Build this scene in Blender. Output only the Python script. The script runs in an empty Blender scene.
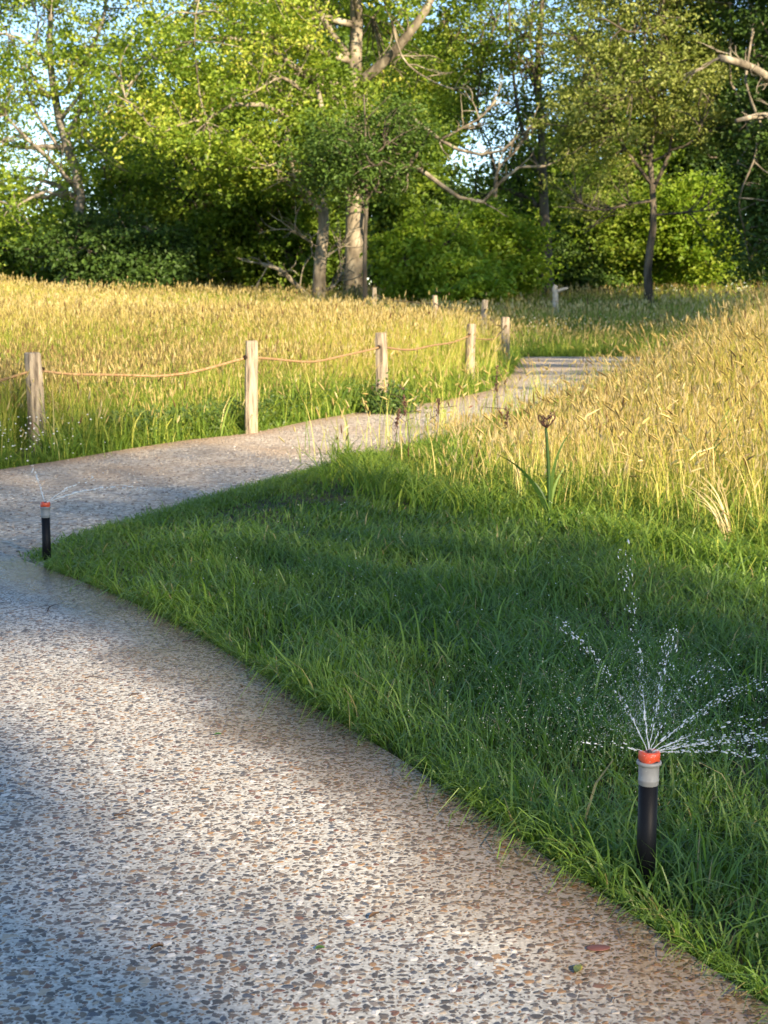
import bpy, math, random
import numpy as np
from mathutils import Vector, Matrix

random.seed(7)
rng = np.random.default_rng(11)
S = bpy.context.scene
COL = S.collection
R = math.radians

# ------------------------------------------------------------------ camera
FPX = 1500.0
CAMH = 0.9
PITCH = math.atan(222 / FPX)
cam_d = bpy.data.cameras.new('camera')
cam_d.sensor_fit = 'VERTICAL'
cam_d.sensor_height = 36.0
cam_d.lens = FPX / 1024 * 36
cam_d.clip_start = 0.05
cam_d.clip_end = 3000
cam_d.dof.use_dof = True
cam_d.dof.focus_distance = 2.9
cam_d.dof.aperture_fstop = 14
cam = bpy.data.objects.new('camera', cam_d)
COL.objects.link(cam)
cam.location = (0, 0, CAMH)
cam.rotation_euler = (math.pi / 2 - PITCH, 0, 0)
S.camera = cam

# ------------------------------------------------------------------ light
SUN_AZ = R(32)      # right of straight behind the camera
SUN_EL = R(24)
W = bpy.data.worlds.new('World')
S.world = W
W.use_nodes = True
nt = W.node_tree
nt.nodes.clear()
sky = nt.nodes.new('ShaderNodeTexSky')
sky.sky_type = 'NISHITA'
sky.sun_disc = False
sky.sun_elevation = SUN_EL
# direction towards the sun in the plane: (sin az, -cos az); nishita rotation is measured from +Y, clockwise
sky.sun_rotation = math.pi - SUN_AZ
sky.air_density = 0.8
sky.dust_density = 0.1
sky.ozone_density = 3.0
bg = nt.nodes.new('ShaderNodeBackground')
bg.inputs['Strength'].default_value = 0.11
wo = nt.nodes.new('ShaderNodeOutputWorld')
hs = nt.nodes.new('ShaderNodeHueSaturation')
hs.inputs['Saturation'].default_value = 1.02
nt.links.new(sky.outputs[0], hs.inputs['Color'])
nt.links.new(hs.outputs[0], bg.inputs[0])
nt.links.new(bg.outputs[0], wo.inputs[0])

SUNV = np.array([math.sin(SUN_AZ) * math.cos(SUN_EL), -math.cos(SUN_AZ) * math.cos(SUN_EL), math.sin(SUN_EL)])
sun_d = bpy.data.lights.new('sun', 'SUN')
sun_d.energy = 5.0
sun_d.angle = R(0.55)
sun_d.color = (1.0, 0.83, 0.62)
sun = bpy.data.objects.new('sun', sun_d)
COL.objects.link(sun)
sun.rotation_euler = Vector(SUNV).to_track_quat('Z', 'Y').to_euler()

S.view_settings.view_transform = 'Standard'
S.view_settings.look = 'None'
S.view_settings.gamma = 1
S.view_settings.use_curve_mapping = False
S.view_settings.exposure = 1.58
S.view_settings.use_white_balance = True
S.view_settings.white_balance_temperature = 7050
S.render.engine = 'CYCLES'
S.cycles.max_bounces = 8
S.cycles.diffuse_bounces = 3
S.cycles.glossy_bounces = 2
S.cycles.transmission_bounces = 6
S.cycles.caustics_reflective = False
S.cycles.caustics_refractive = False

# ------------------------------------------------------------------ terrain
def sm(x, a, b):
    t = np.clip((np.asarray(x, float) - a) / (b - a), 0, 1)
    return t * t * (3 - 2 * t)

def terr(x, y):
    x = np.asarray(x, float); y = np.asarray(y, float)
    z = 0.50 * sm(y, 21, 42)
    z = z + 0.20 * sm(y, 12, 27) * sm(-x, 0.0, 7.0)
    z = z + 0.10 * sm(x, 3, 8) * sm(y, 8, 20)
    z = z + 0.03 * np.sin(x * 0.9 + 1.0) * np.sin(y * 0.5) * sm(y, 22, 30)
    return z

cp, sp_ = math.cos(PITCH), math.sin(PITCH)
def ray(px, py):
    a = (px - 384) / FPX; b = -(py - 512) / FPX
    return np.array([a, cp + b * sp_, -sp_ + b * cp])

def gp(px, py, z=0.0):
    """photo pixel -> place on the level ground"""
    d = ray(px, py)
    t = (z - CAMH) / d[2]
    return np.array([d[0] * t, d[1] * t])

def gpt(px, py):
    """photo pixel -> place on the terrain"""
    d = ray(px, py)
    t = 1.0
    for _ in range(6000):
        x, y, z = d[0] * t, d[1] * t, CAMH + d[2] * t
        if z <= float(terr(x, y)): break
        t += 0.02
    return np.array([x, y, float(terr(x, y))])

def at(px, py, Y):
    d = ray(px, py)
    t = Y / d[1]
    return np.array([d[0] * t, Y, CAMH + d[2] * t])

# ------------------------------------------------------------------ object helpers
def tag(o, label=None, cat=None, group=None, kind=None):
    if label: o['label'] = label
    if cat: o['category'] = cat
    if group: o['group'] = group
    if kind: o['kind'] = kind
    return o

def empty(name, loc, label, cat, group=None):
    o = bpy.data.objects.new(name, None)
    COL.objects.link(o)
    o.location = tuple(loc)
    o.empty_display_size = 0.1
    return tag(o, label, cat, group)

def mesh_obj(name, verts, faces_list, mat, parent=None, smooth=False, attrs=None):
    """faces_list: list of (n x k) int arrays"""
    me = bpy.data.meshes.new(name)
    verts = np.asarray(verts, np.float32)
    me.vertices.add(len(verts))
    me.vertices.foreach_set('co', verts.ravel())
    faces_list = [np.asarray(f, np.int32) for f in faces_list if len(f)]
    nl = sum(f.size for f in faces_list); npoly = sum(len(f) for f in faces_list)
    me.loops.add(nl)
    me.loops.foreach_set('vertex_index', np.concatenate([f.ravel() for f in faces_list]))
    me.polygons.add(npoly)
    tot = np.concatenate([np.full(len(f), f.shape[1], np.int32) for f in faces_list])
    st = np.concatenate([[0], np.cumsum(tot)[:-1]]).astype(np.int32)
    me.polygons.foreach_set('loop_start', st)
    me.polygons.foreach_set('loop_total', tot)
    me.update(calc_edges=True)
    me.polygons.foreach_set('use_smooth', np.full(npoly, smooth))
    if attrs:
        for k, v in attrs.items():
            a = me.attributes.new(k, 'FLOAT', 'POINT')
            a.data.foreach_set('value', np.asarray(v, np.float32))
    me.materials.append(mat)
    o = bpy.data.objects.new(name, me)
    COL.objects.link(o)
    if parent is not None:
        o.parent = parent
    return o

def local(parent, verts):
    return np.asarray(verts, float) - np.array(parent.location)

class Bag:
    """collects tubes / blobs into one mesh"""
    def __init__(s): s.v = []; s.q = []; s.t = []; s.n = 0; s.a = []
    def add(s, v, q=None, t=None, val=0.0):
        v = np.asarray(v, float)
        s.v.append(v)
        if q is not None and len(q): s.q.append(np.asarray(q, np.int32) + s.n)
        if t is not None and len(t): s.t.append(np.asarray(t, np.int32) + s.n)
        s.a.append(np.full(len(v), val)); s.n += len(v)
    def tube(s, pts, rad, sides=6, val=0.0, lump=0.0, cap=True):
        pts = np.asarray(pts, float); n = len(pts)
        rad = np.broadcast_to(np.asarray(rad, float), (n,))
        tang = np.gradient(pts, axis=0)
        tang /= np.linalg.norm(tang, axis=1, keepdims=True) + 1e-9
        up = np.array([0.0, 0.0, 1.0]) if abs(tang[0, 2]) < 0.9 else np.array([1.0, 0, 0])
        a = np.cross(tang, up); a /= np.linalg.norm(a, axis=1, keepdims=True) + 1e-9
        b = np.cross(tang, a)
        th = np.arange(sides) * 2 * math.pi / sides
        rr = rad[:, None] * np.ones(sides)[None, :]
        if lump: rr = rr * (1 + lump * rng.normal(size=(n, sides)))
        ring = pts[:, None, :] + rr[..., None] * (np.cos(th)[None, :, None] * a[:, None, :] + np.sin(th)[None, :, None] * b[:, None, :])
        v = ring.reshape(-1, 3)
        i = np.arange(n - 1)[:, None] * sides; j = np.arange(sides)[None, :]; k = (j + 1) % sides
        q = np.stack([i + j, i + k, i + sides + k, i + sides + j], -1).reshape(-1, 4)
        t = None
        if cap:
            v = np.vstack([v, pts[-1], pts[0]])
            c = n * sides
            jj = np.arange(sides); kk = (jj + 1) % sides
            t = np.vstack([np.stack([(n - 1) * sides + jj, (n - 1) * sides + kk, np.full(sides, c)], 1),
                           np.stack([kk, jj, np.full(sides, c + 1)], 1)])
        s.add(v, q, t, val)
    def blob(s, c, r, squash=(1, 1, 1), val=0.0):
        t = (1 + 5 ** .5) / 2
        v = np.array([[-1, t, 0], [1, t, 0], [-1, -t, 0], [1, -t, 0], [0, -1, t], [0, 1, t], [0, -1, -t], [0, 1, -t], [t, 0, -1], [t, 0, 1], [-t, 0, -1], [-t, 0, 1]], float)
        v /= np.linalg.norm(v[0])
        f = [[0, 11, 5], [0, 5, 1], [0, 1, 7], [0, 7, 10], [0, 10, 11], [1, 5, 9], [5, 11, 4], [11, 10, 2], [10, 7, 6], [7, 1, 8], [3, 9, 4], [3, 4, 2], [3, 2, 6], [3, 6, 8], [3, 8, 9], [4, 9, 5], [2, 4, 11], [6, 2, 10], [8, 6, 7], [9, 8, 1]]
        s.add(np.asarray(c) + v * r * np.array(squash), None, f, val)
    def lathe(s, prof, sides=32, center=(0, 0, 0), val=0.0):
        prof = np.asarray(prof, float); n = len(prof)
        th = np.arange(sides) * 2 * math.pi / sides
        v = np.stack([prof[:, :1] * np.cos(th)[None], prof[:, :1] * np.sin(th)[None], prof[:, 1:2] * np.ones(sides)[None]], -1).reshape(-1, 3) + np.array(center)
        i = np.arange(n - 1)[:, None] * sides; j = np.arange(sides)[None, :]; k = (j + 1) % sides
        q = np.stack([i + j, i + k, i + sides + k, i + sides + j], -1).reshape(-1, 4)
        s.add(v, q, None, val)
    def build(s, name, mat, parent=None, smooth=True, off=None):
        v = np.vstack(s.v)
        if off is not None: v = v - np.asarray(off)
        fl = []
        if s.q: fl.append(np.vstack(s.q))
        if s.t: fl.append(np.vstack(s.t))
        return mesh_obj(name, v, fl, mat, parent, smooth, {'rnd': np.concatenate(s.a)})

# ------------------------------------------------------------------ materials
def new_mat(name):
    m = bpy.data.materials.new(name)
    m.use_nodes = True
    n = m.node_tree
    n.nodes.clear()
    return m, n

def nd(n, t, **kw):
    x = n.nodes.new(t)
    for k, v in kw.items():
        if k in x.inputs.keys(): x.inputs[k].default_value = v
        else: setattr(x, k, v)
    return x

def ramp(n, stops, src, interp='LINEAR'):
    r = n.nodes.new('ShaderNodeValToRGB')
    r.color_ramp.interpolation = interp
    while len(r.color_ramp.elements) < len(stops): r.color_ramp.elements.new(0.5)
    for e, (p, c) in zip(r.color_ramp.elements, stops):
        e.position = p; e.color = (*c, 1)
    n.links.new(src, r.inputs[0])
    return r.outputs[0]

def mixc(n, fac, a, b, mode='MIX'):
    m = n.nodes.new('ShaderNodeMix'); m.data_type = 'RGBA'; m.blend_type = mode
    for sock, val in ((m.inputs[0], fac), (m.inputs[6], a), (m.inputs[7], b)):
        if isinstance(val, (int, float)): sock.default_value = val
        elif isinstance(val, tuple): sock.default_value = (*val, 1)
        else: n.links.new(val, sock)
    return m.outputs[2]

def math_(n, op, a, b=None, c=None, clamp=False):
    m = n.nodes.new('ShaderNodeMath'); m.operation = op; m.use_clamp = clamp
    for i, v in enumerate((a, b, c)):
        if v is None: continue
        if isinstance(v, (int, float)): m.inputs[i].default_value = v
        else: n.links.new(v, m.inputs[i])
    return m.outputs[0]

def attr(n, name):
    a = n.nodes.new('ShaderNodeAttribute'); a.attribute_name = name
    return a.outputs['Fac']

def leafy(name, stops, trans=0.35, rough=0.5, spec=0.35, tint=(1.25, 1.2, 0.6), tstops=None):
    """thin plant surface: colour from the per-leaf value 'rnd', optional ramp over 't' (root to tip)"""
    m, n = new_mat(name)
    c = ramp(n, stops, attr(n, 'rnd'))
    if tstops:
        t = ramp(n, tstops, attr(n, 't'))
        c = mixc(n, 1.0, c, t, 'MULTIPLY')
    p = nd(n, 'ShaderNodeBsdfPrincipled', Roughness=rough)
    p.inputs['Specular IOR Level'].default_value = spec
    n.links.new(c, p.inputs['Base Color'])
    tr = nd(n, 'ShaderNodeBsdfTranslucent')
    n.links.new(mixc(n, 1.0, c, tint, 'MULTIPLY'), tr.inputs[0])
    mx = nd(n, 'ShaderNodeMixShader'); mx.inputs[0].default_value = trans
    n.links.new(p.outputs[0], mx.inputs[1]); n.links.new(tr.outputs[0], mx.inputs[2])
    o = nd(n, 'ShaderNodeOutputMaterial'); n.links.new(mx.outputs[0], o.inputs[0])
    return m

def solid(name, col, rough=0.5, spec=0.5, noise=None, bump=0.0, bscale=50, stretch=None, metal=0.0):
    m, n = new_mat(name)
    p = nd(n, 'ShaderNodeBsdfPrincipled', Roughness=rough, Metallic=metal)
    p.inputs['Specular IOR Level'].default_value = spec
    p.inputs['Base Color'].default_value = (*col, 1)
    tc = nd(n, 'ShaderNodeTexCoord')
    src = tc.outputs['Object']
    if stretch:
        mp = nd(n, 'ShaderNodeMapping'); mp.inputs['Scale'].default_value = stretch
        n.links.new(src, mp.inputs[0]); src = mp.outputs[0]
    if noise:
        nz = nd(n, 'ShaderNodeTexNoise', Scale=noise[0], Detail=6.0)
        n.links.new(src, nz.inputs['Vector'])
        n.links.new(ramp(n, noise[1], nz.outputs[0]), p.inputs['Base Color'])
    if bump:
        nz = nd(n, 'ShaderNodeTexNoise', Scale=bscale, Detail=5.0)
        n.links.new(src, nz.inputs['Vector'])
        b = nd(n, 'ShaderNodeBump', Strength=bump, Distance=0.01)
        n.links.new(nz.outputs[0], b.inputs['Height']); n.links.new(b.outputs[0], p.inputs['Normal'])
    o = nd(n, 'ShaderNodeOutputMaterial'); n.links.new(p.outputs[0], o.inputs[0])
    return m

# exposed-aggregate concrete
def concrete_mat():
    m, n = new_mat('aggregate_concrete')
    g = nd(n, 'ShaderNodeNewGeometry')
    P = g.outputs['Position']
    wob = nd(n, 'ShaderNodeTexNoise', Scale=55.0, Detail=2.0); n.links.new(P, wob.inputs['Vector'])
    add = nd(n, 'ShaderNodeVectorMath', operation='MULTIPLY_ADD')
    n.links.new(wob.outputs['Color'], add.inputs[0]); add.inputs[1].default_value = (0.018, 0.018, 0.0)
    n.links.new(P, add.inputs[2])
    def layer(scale, r0, r1, off):
        mp = nd(n, 'ShaderNodeMapping'); mp.inputs['Location'].default_value = (off, off * 0.7, 0)
        n.links.new(add.outputs[0], mp.inputs[0])
        v = nd(n, 'ShaderNodeTexVoronoi', Scale=scale, Randomness=1.0)
        v.voronoi_dimensions = '2D'
        n.links.new(mp.outputs[0], v.inputs['Vector'])
        sep = nd(n, 'ShaderNodeSeparateColor'); n.links.new(v.outputs['Color'], sep.inputs[0])
        rad = math_(n, 'MULTIPLY_ADD', sep.outputs[0], r1 - r0, r0)
        d = math_(n, 'SUBTRACT', rad, v.outputs['Distance'])
        mask = math_(n, 'MULTIPLY', d, 14.0, clamp=True)
        h = math_(n, 'POWER', math_(n, 'MAXIMUM', d, 0.0), 0.5)
        return mask, sep.outputs[1], sep.outputs[2], h
    ma, ra, rb, ha = layer(80.0, 0.08, 0.60, 0.0)
    mb, rc, rd, hb = layer(140.0, 0.05, 0.54, 3.3)
    stone = [(0.0, (.085, .075, .066)), (.18, (.13, .112, .095)), (.38, (.17, .13, .095)), (.54, (.095, .10, .11)),
             (.62, (.30, .18, .09)), (.71, (.17, .09, .06)), (.77, (.22, .19, .16)), (.87, (.40, .33, .24)), (.94, (.62, .59, .53))]
    ca = ramp(n, stone, ra, 'CONSTANT')
    cb = ramp(n, stone, rd, 'CONSTANT')
    nz = nd(n, 'ShaderNodeTexNoise', Scale=160.0, Detail=4.0); n.links.new(P, nz.inputs['Vector'])
    cem = ramp(n, [(.3, (.31, .30, .26)), (.5, (.43, .42, .37)), (.7, (.59, .58, .52))], nz.outputs[0])
    big = nd(n, 'ShaderNodeTexNoise', Scale=2.3, Detail=5.0, Roughness=0.65); n.links.new(P, big.inputs['Vector'])
    cem = mixc(n, ramp(n, [(.5, (0, 0, 0)), (.75, (.5, .5, .5))], big.outputs[0]), cem, (.24, .19, .13))
    c = mixc(n, mb, cem, cb)
    c = mixc(n, ma, c, ca)
    # damp margin beside the lawn: darker, brown stained, glossy; driven by the 'wet' vertex value
    wet = attr(n, 'wet')
    wn = math_(n, 'MULTIPLY_ADD', big.outputs[0], 1.3, -0.65)
    wv = math_(n, 'ADD', wet, math_(n, 'MULTIPLY', wn, math_(n, 'GREATER_THAN', wet, 0.02)), clamp=True)
    wv = ramp(n, [(.12, (0, 0, 0)), (.5, (.8, .8, .8)), (.8, (1, 1, 1))], wv)
    stain = mixc(n, 0.50, c, (.21, .115, .035))
    dark = mixc(n, 1.0, stain, (.62, .58, .52), 'MULTIPLY')
    c = mixc(n, wv, c, dark)
    p = nd(n, 'ShaderNodeBsdfPrincipled')
    n.links.new(c, p.inputs['Base Color'])
    rgh = nd(n, 'ShaderNodeMapRange'); n.links.new(wv, rgh.inputs[0])
    rgh.inputs[3].default_value = .62; rgh.inputs[4].default_value = .16
    n.links.new(rgh.outputs[0], p.inputs['Roughness'])
    p.inputs['Specular IOR Level'].default_value = 0.45
    hh = math_(n, 'ADD', ha, math_(n, 'MULTIPLY', hb, 0.6))
    hh = math_(n, 'ADD', hh, math_(n, 'MULTIPLY', nz.outputs[0], 0.35))
    b = nd(n, 'ShaderNodeBump', Strength=0.6, Distance=0.003)
    n.links.new(hh, b.inputs['Height']); n.links.new(b.outputs[0], p.inputs['Normal'])
    o = nd(n, 'ShaderNodeOutputMaterial'); n.links.new(p.outputs[0], o.inputs[0])
    return m

def gravel_mat():
    m, n = new_mat('path_gravel')
    g = nd(n, 'ShaderNodeNewGeometry'); P = g.outputs['Position']
    v = nd(n, 'ShaderNodeTexVoronoi', Scale=70.0); n.links.new(P, v.inputs['Vector'])
    v2 = nd(n, 'ShaderNodeTexVoronoi', Scale=26.0); n.links.new(P, v2.inputs['Vector'])
    sep = nd(n, 'ShaderNodeSeparateColor'); n.links.new(v.outputs['Color'], sep.inputs[0])
    sep2 = nd(n, 'ShaderNodeSeparateColor'); n.links.new(v2.outputs['Color'], sep2.inputs[0])
    c = ramp(n, [(0, (.22, .185, .14)), (.3, (.38, .325, .25)), (.55, (.50, .43, .335)), (.8, (.60, .53, .42)), (.96, (.74, .69, .58))], sep.outputs[0])
    c = mixc(n, ramp(n, [(.80, (0, 0, 0)), (.84, (.6, .6, .6))], sep2.outputs[0]), c, ramp(n, [(0, (.12, .1, .09)), (.5, (.45, .42, .37))], sep2.outputs[1]))
    big = nd(n, 'ShaderNodeTexNoise', Scale=1.1, Detail=6.0, Roughness=.6); n.links.new(P, big.inputs['Vector'])
    c = mixc(n, ramp(n, [(.42, (0, 0, 0)), (.66, (.75, .75, .75))], big.outputs[0]), c, (.37, .27, .175))
    c = mixc(n, attr(n, 'edge'), c, (.30, .19, .115))
    p = nd(n, 'ShaderNodeBsdfPrincipled', Roughness=.85)
    n.links.new(c, p.inputs['Base Color'])
    b = nd(n, 'ShaderNodeBump', Strength=1.0, Distance=.012)
    n.links.new(math_(n, 'ADD', v.outputs['Distance'], math_(n, 'MULTIPLY', big.outputs[0], 2.0)), b.inputs['Height'])
    n.links.new(b.outputs[0], p.inputs['Normal'])
    o = nd(n, 'ShaderNodeOutputMaterial'); n.links.new(p.outputs[0], o.inputs[0])
    return m

M_conc = concrete_mat()
M_grav = gravel_mat()
M_soil = solid('soil', (.06, .05, .03), .95, .2, noise=(6.0, [(.3, (.03, .028, .014)), (.5, (.055, .055, .022)), (.7, (.085, .07, .035))]), bump=.6, bscale=30)
M_wood = solid('weathered_wood', (.4, .3, .2), .8, .2, noise=(9.0, [(.30, (.10, .08, .06)), (.42, (.22, .18, .13)), (.54, (.34, .28, .20)), (.72, (.44, .38, .28))]), bump=.7, bscale=30, stretch=(6, 6, .7))
M_rope = solid('rope', (.42, .29, .15), .85, .2, noise=(60, [(.3, (.20, .12, .055)), (.7, (.38, .25, .13))]), bump=.8, bscale=90)
M_hole_shade = solid('painted_hole_shade', (.03, .02, .015), .9, .1)
M_pipe = solid('black_plastic', (.006, .006, .007), .5, .18, noise=(420, [(.55, (.005, .005, .006)), (.68, (.008, .008, .008)), (.74, (.04, .04, .04))]))
M_collar = solid('grey_plastic', (.3, .3, .29), .45, .4, noise=(30, [(.3, (.21, .21, .20)), (.7, (.28, .28, .27))]))
M_red = solid('orange_red_plastic', (.66, .085, .035), .35, .5)
M_blackp = solid('black_rubber', (.015, .015, .015), .45, .5)
M_bark_p = solid('pale_bark', (.4, .33, .24), .85, .2, noise=(3.2, [(.32, (.08, .068, .05)), (.45, (.17, .145, .105)), (.58, (.28, .245, .18)), (.72, (.44, .40, .30))]), bump=1.0, bscale=14, stretch=(1.6, 1.6, .6))
M_bark_g = solid('grey_bark', (.2, .18, .15), .9, .2, noise=(2.6, [(.32, (.10, .088, .07)), (.5, (.22, .195, .16)), (.68, (.34, .31, .26))]), bump=1.0, bscale=16, stretch=(2, 2, .5))
M_bark_d = solid('dark_bark', (.06, .05, .04), .9, .2, noise=(3.0, [(.35, (.045, .037, .027)), (.65, (.16, .135, .10))]), bump=1.0, bscale=16, stretch=(2, 2, .5))
M_twig = solid('twig', (.06, .04, .03), .8, .2)
M_wing = solid('pale_dead_wood', (.5, .42, .32), .8, .2, noise=(8, [(.3, (.30, .24, .17)), (.7, (.56, .48, .36))]))

def water_mat():
    m, n = new_mat('water_drops')
    gl = nd(n, 'ShaderNodeBsdfGlass', Roughness=.0, IOR=1.33)
    df = nd(n, 'ShaderNodeBsdfPrincipled', Roughness=.15)
    df.inputs['Base Color'].default_value = (.85, .9, .92, 1)
    mx = nd(n, 'ShaderNodeMixShader'); mx.inputs[0].default_value = .68
    n.links.new(gl.outputs[0], mx.inputs[1]); n.links.new(df.outputs[0], mx.inputs[2])
    o = nd(n, 'ShaderNodeOutputMaterial'); n.links.new(mx.outputs[0], o.inputs[0])
    return m
M_water = water_mat()

L_yellow = leafy('leaf_yellow_green', [(0, (.12, .21, .025)), (.35, (.23, .34, .04)), (.7, (.36, .45, .06)), (1, (.52, .52, .10))], .45)
L_mid = leafy('leaf_mid_green', [(0, (.065, .13, .014)), (.5, (.15, .24, .026)), (1, (.29, .36, .05))], .42)
L_bright = leafy('leaf_bright_green', [(0, (.10, .19, .014)), (.5, (.18, .29, .024)), (1, (.29, .37, .04))], .45)
L_dark = leafy('leaf_dark_green', [(0, (.03, .065, .012)), (.5, (.055, .11, .02)), (1, (.11, .19, .03))], .25)
L_grey = leafy('leaf_grey_green', [(0, (.13, .18, .035)), (.5, (.25, .30, .07)), (1, (.38, .42, .13))], .4)
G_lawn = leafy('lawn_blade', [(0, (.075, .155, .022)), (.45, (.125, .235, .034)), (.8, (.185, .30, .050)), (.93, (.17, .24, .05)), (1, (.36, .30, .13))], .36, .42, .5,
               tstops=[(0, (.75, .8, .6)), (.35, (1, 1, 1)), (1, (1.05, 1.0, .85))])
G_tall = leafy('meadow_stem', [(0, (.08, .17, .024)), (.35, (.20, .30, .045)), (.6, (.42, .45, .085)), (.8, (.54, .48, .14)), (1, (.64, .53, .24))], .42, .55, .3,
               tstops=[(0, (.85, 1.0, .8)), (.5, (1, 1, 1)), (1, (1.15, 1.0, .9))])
G_head = leafy('meadow_seed_head', [(0, (.24, .18, .07)), (.3, (.46, .38, .14)), (.55, (.64, .52, .20)), (.85, (.82, .74, .42)), (1, (.20, .09, .05))], .38, .7, .2, tint=(1.1, 1.0, .7))
G_weed = leafy('broad_weed', [(0, (.05, .10, .03)), (.5, (.085, .15, .04)), (1, (.15, .21, .07))], .35)
M_white = solid('white_petal', (.82, .82, .78), .6, .3)
M_strap = leafy('strap_leaf', [(0, (.035, .085, .015)), (1, (.12, .20, .03))], .3)
M_seedhead = solid('dry_umbel', (.09, .045, .035), .8, .2)
M_straw = leafy('straw', [(0, (.42, .32, .15)), (1, (.60, .50, .28))], .25)

# ------------------------------------------------------------------ ground regions (plan view)
conc_px = [(-60, 546), (0, 555), (42, 570), (84, 586), (130, 605), (200, 640), (262, 680), (330, 722), (400, 765), (470, 811), (540, 860), (610, 907), (680, 956), (768, 1015)]
conc_edge = np.array([gp(*p) for p in conc_px])
conc_tail = np.array([[0.62, 1.0], [0.86, 0.2], [1.0, -1.5], [1.0, -8.0]])
conc_left = np.array([[-12, -8], [-12, conc_edge[0, 1] + 1.6], [-4, conc_edge[0, 1] + .5]])
CONC = np.vstack([conc_edge, conc_tail, conc_left])

up_px = [(-60, 480), (0, 470), (60, 461), (130, 449), (190, 440), (250, 434), (310, 421), (380, 409), (440, 402), (488, 391), (513, 373), (520, 357)]
lo_px = [(690, 366), (640, 379), (580, 396), (510, 415), (440, 438), (385, 456), (340, 468), (280, 484), (220, 501), (150, 522), (90, 541), (46, 562)]
up = np.array([gp(*p) for p in up_px]); lo = np.array([gp(*p) for p in lo_px])
far_r = np.array([[9.0, 20.6], [16, 19.0], [16, 16.2], [9.0, 17.3]])
PATH = np.vstack([[[-12, up[0, 1] + 0.6]], up, far_r, lo, [conc_edge[2] + [0.0, 0.01]], [conc_edge[0] + [0, -.3]], [[-12, conc_edge[0, 1] + 1.0]]])
mead_px = [(385, 457), (415, 484), (470, 498), (540, 512), (600, 524), (660, 538), (720, 552), (790, 566)]
mead = np.array([gp(*p) for p in mead_px])
LAWN = np.vstack([conc_edge[2:], conc_tail, [[5, -8], [5, 3.6], [2.6, 4.6]], mead[::-1], lo[5:]])

def inpoly(x, y, poly):
    x = np.asarray(x); y = np.asarray(y)
    r = np.zeros(x.shape, bool)
    n = len(poly); j = n - 1
    for i in range(n):
        xi, yi = poly[i]; xj, yj = poly[j]
        if yi != yj:
            c = ((yi > y) != (yj > y)) & (x < (xj - xi) * (y - yi) / (yj - yi) + xi)
            r ^= c
        j = i
    return r

def dist_line(x, y, line):
    d = np.full(np.shape(x), 1e9)
    for a, b in zip(line[:-1], line[1:]):
        ab = b - a; L = (ab ** 2).sum() + 1e-12
        t = np.clip(((x - a[0]) * ab[0] + (y - a[1]) * ab[1]) / L, 0, 1)
        d = np.minimum(d, np.hypot(x - a[0] - t * ab[0], y - a[1] - t * ab[1]))
    return d

def vnoise(x, y, seed=0):
    """cheap smooth noise, about -1..1"""
    r = np.random.default_rng(seed)
    s = 0
    for k in range(6):
        a = r.uniform(0, 6.28); f = r.uniform(.6, 1.6); p = r.uniform(0, 6.28)
        s = s + np.sin((x * math.cos(a) + y * math.sin(a)) * f + p + 1.3 * np.sin(x * f * .7 + y * .5 + p))
    return s / 3.2

# ground sheet with hills rising beyond the field
xs = np.concatenate([[-600, -300, -150, -80, -50, -35], np.linspace(-25, 25, 101), [35, 50, 80, 150, 300, 600]])
ys = np.concatenate([[-300, -100, -40, -20, -10], np.linspace(-5, 70, 151), [90, 130, 200, 400, 900]])
GX, GY = np.meshgrid(xs, ys)
GZ = terr(GX, GY) - 0.012 - 0.0 * GX
ga = len(xs)
ii, jj = np.meshgrid(np.arange(len(ys) - 1), np.arange(len(xs) - 1), indexing='ij')
gq = np.stack([ii * ga + jj, ii * ga + jj + 1, (ii + 1) * ga + jj + 1, (ii + 1) * ga + jj], -1).reshape(-1, 4)
tag(mesh_obj('ground', np.stack([GX, GY, GZ], -1).reshape(-1, 3), [gq], M_soil, smooth=True), 'dark earth under the lawn and the meadow', 'ground', kind='structure')

def sheet(name, poly, z, step, mat, attrfn, thick=0.0, box=None):
    """grid-filled sheet clipped to a polygon (bmesh triangulation refined by a grid)"""
    import bmesh
    bm = bmesh.new()
    vs = [bm.verts.new((p[0], p[1], z)) for p in poly]
    f = bm.faces.new(vs)
    if f.normal.z < 0 or True:
        bm.normal_update()
        if f.normal.z < 0: f.normal_flip()
    x0, y0 = poly.min(0); x1, y1 = poly.max(0)
    if box: x0, x1, y0, y1 = box
    for k in np.arange(x0, x1, step):
        bmesh.ops.bisect_plane(bm, geom=bm.verts[:] + bm.edges[:] + bm.faces[:], plane_co=(k, 0, 0), plane_no=(1, 0, 0))
    for k in np.arange(y0, y1, step):
        bmesh.ops.bisect_plane(bm, geom=bm.verts[:] + bm.edges[:] + bm.faces[:], plane_co=(0, k, 0), plane_no=(0, 1, 0))
    bmesh.ops.triangulate(bm, faces=bm.faces[:])
    if thick:
        be = [e for e in bm.edges if e.is_boundary]
        r = bmesh.ops.extrude_edge_only(bm, edges=be)
        for v in r['geom']:
            if isinstance(v, bmesh.types.BMVert): v.co.z -= thick
    me = bpy.data.meshes.new(name)
    bm.to_mesh(me); bm.free()
    co = np.zeros(len(me.vertices) * 3); me.vertices.foreach_get('co', co); co = co.reshape(-1, 3)
    if not thick:
        co[:, 2] = z + terr(co[:, 0], co[:, 1]); me.vertices.foreach_set('co', co.ravel())
    for k, fn in attrfn.items():
        a = me.attributes.new(k, 'FLOAT', 'POINT'); a.data.foreach_set('value', fn(co[:, 0], co[:, 1]).astype(np.float32))
    me.materials.append(mat)
    o = bpy.data.objects.new(name, me); COL.objects.link(o)
    return o

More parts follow.
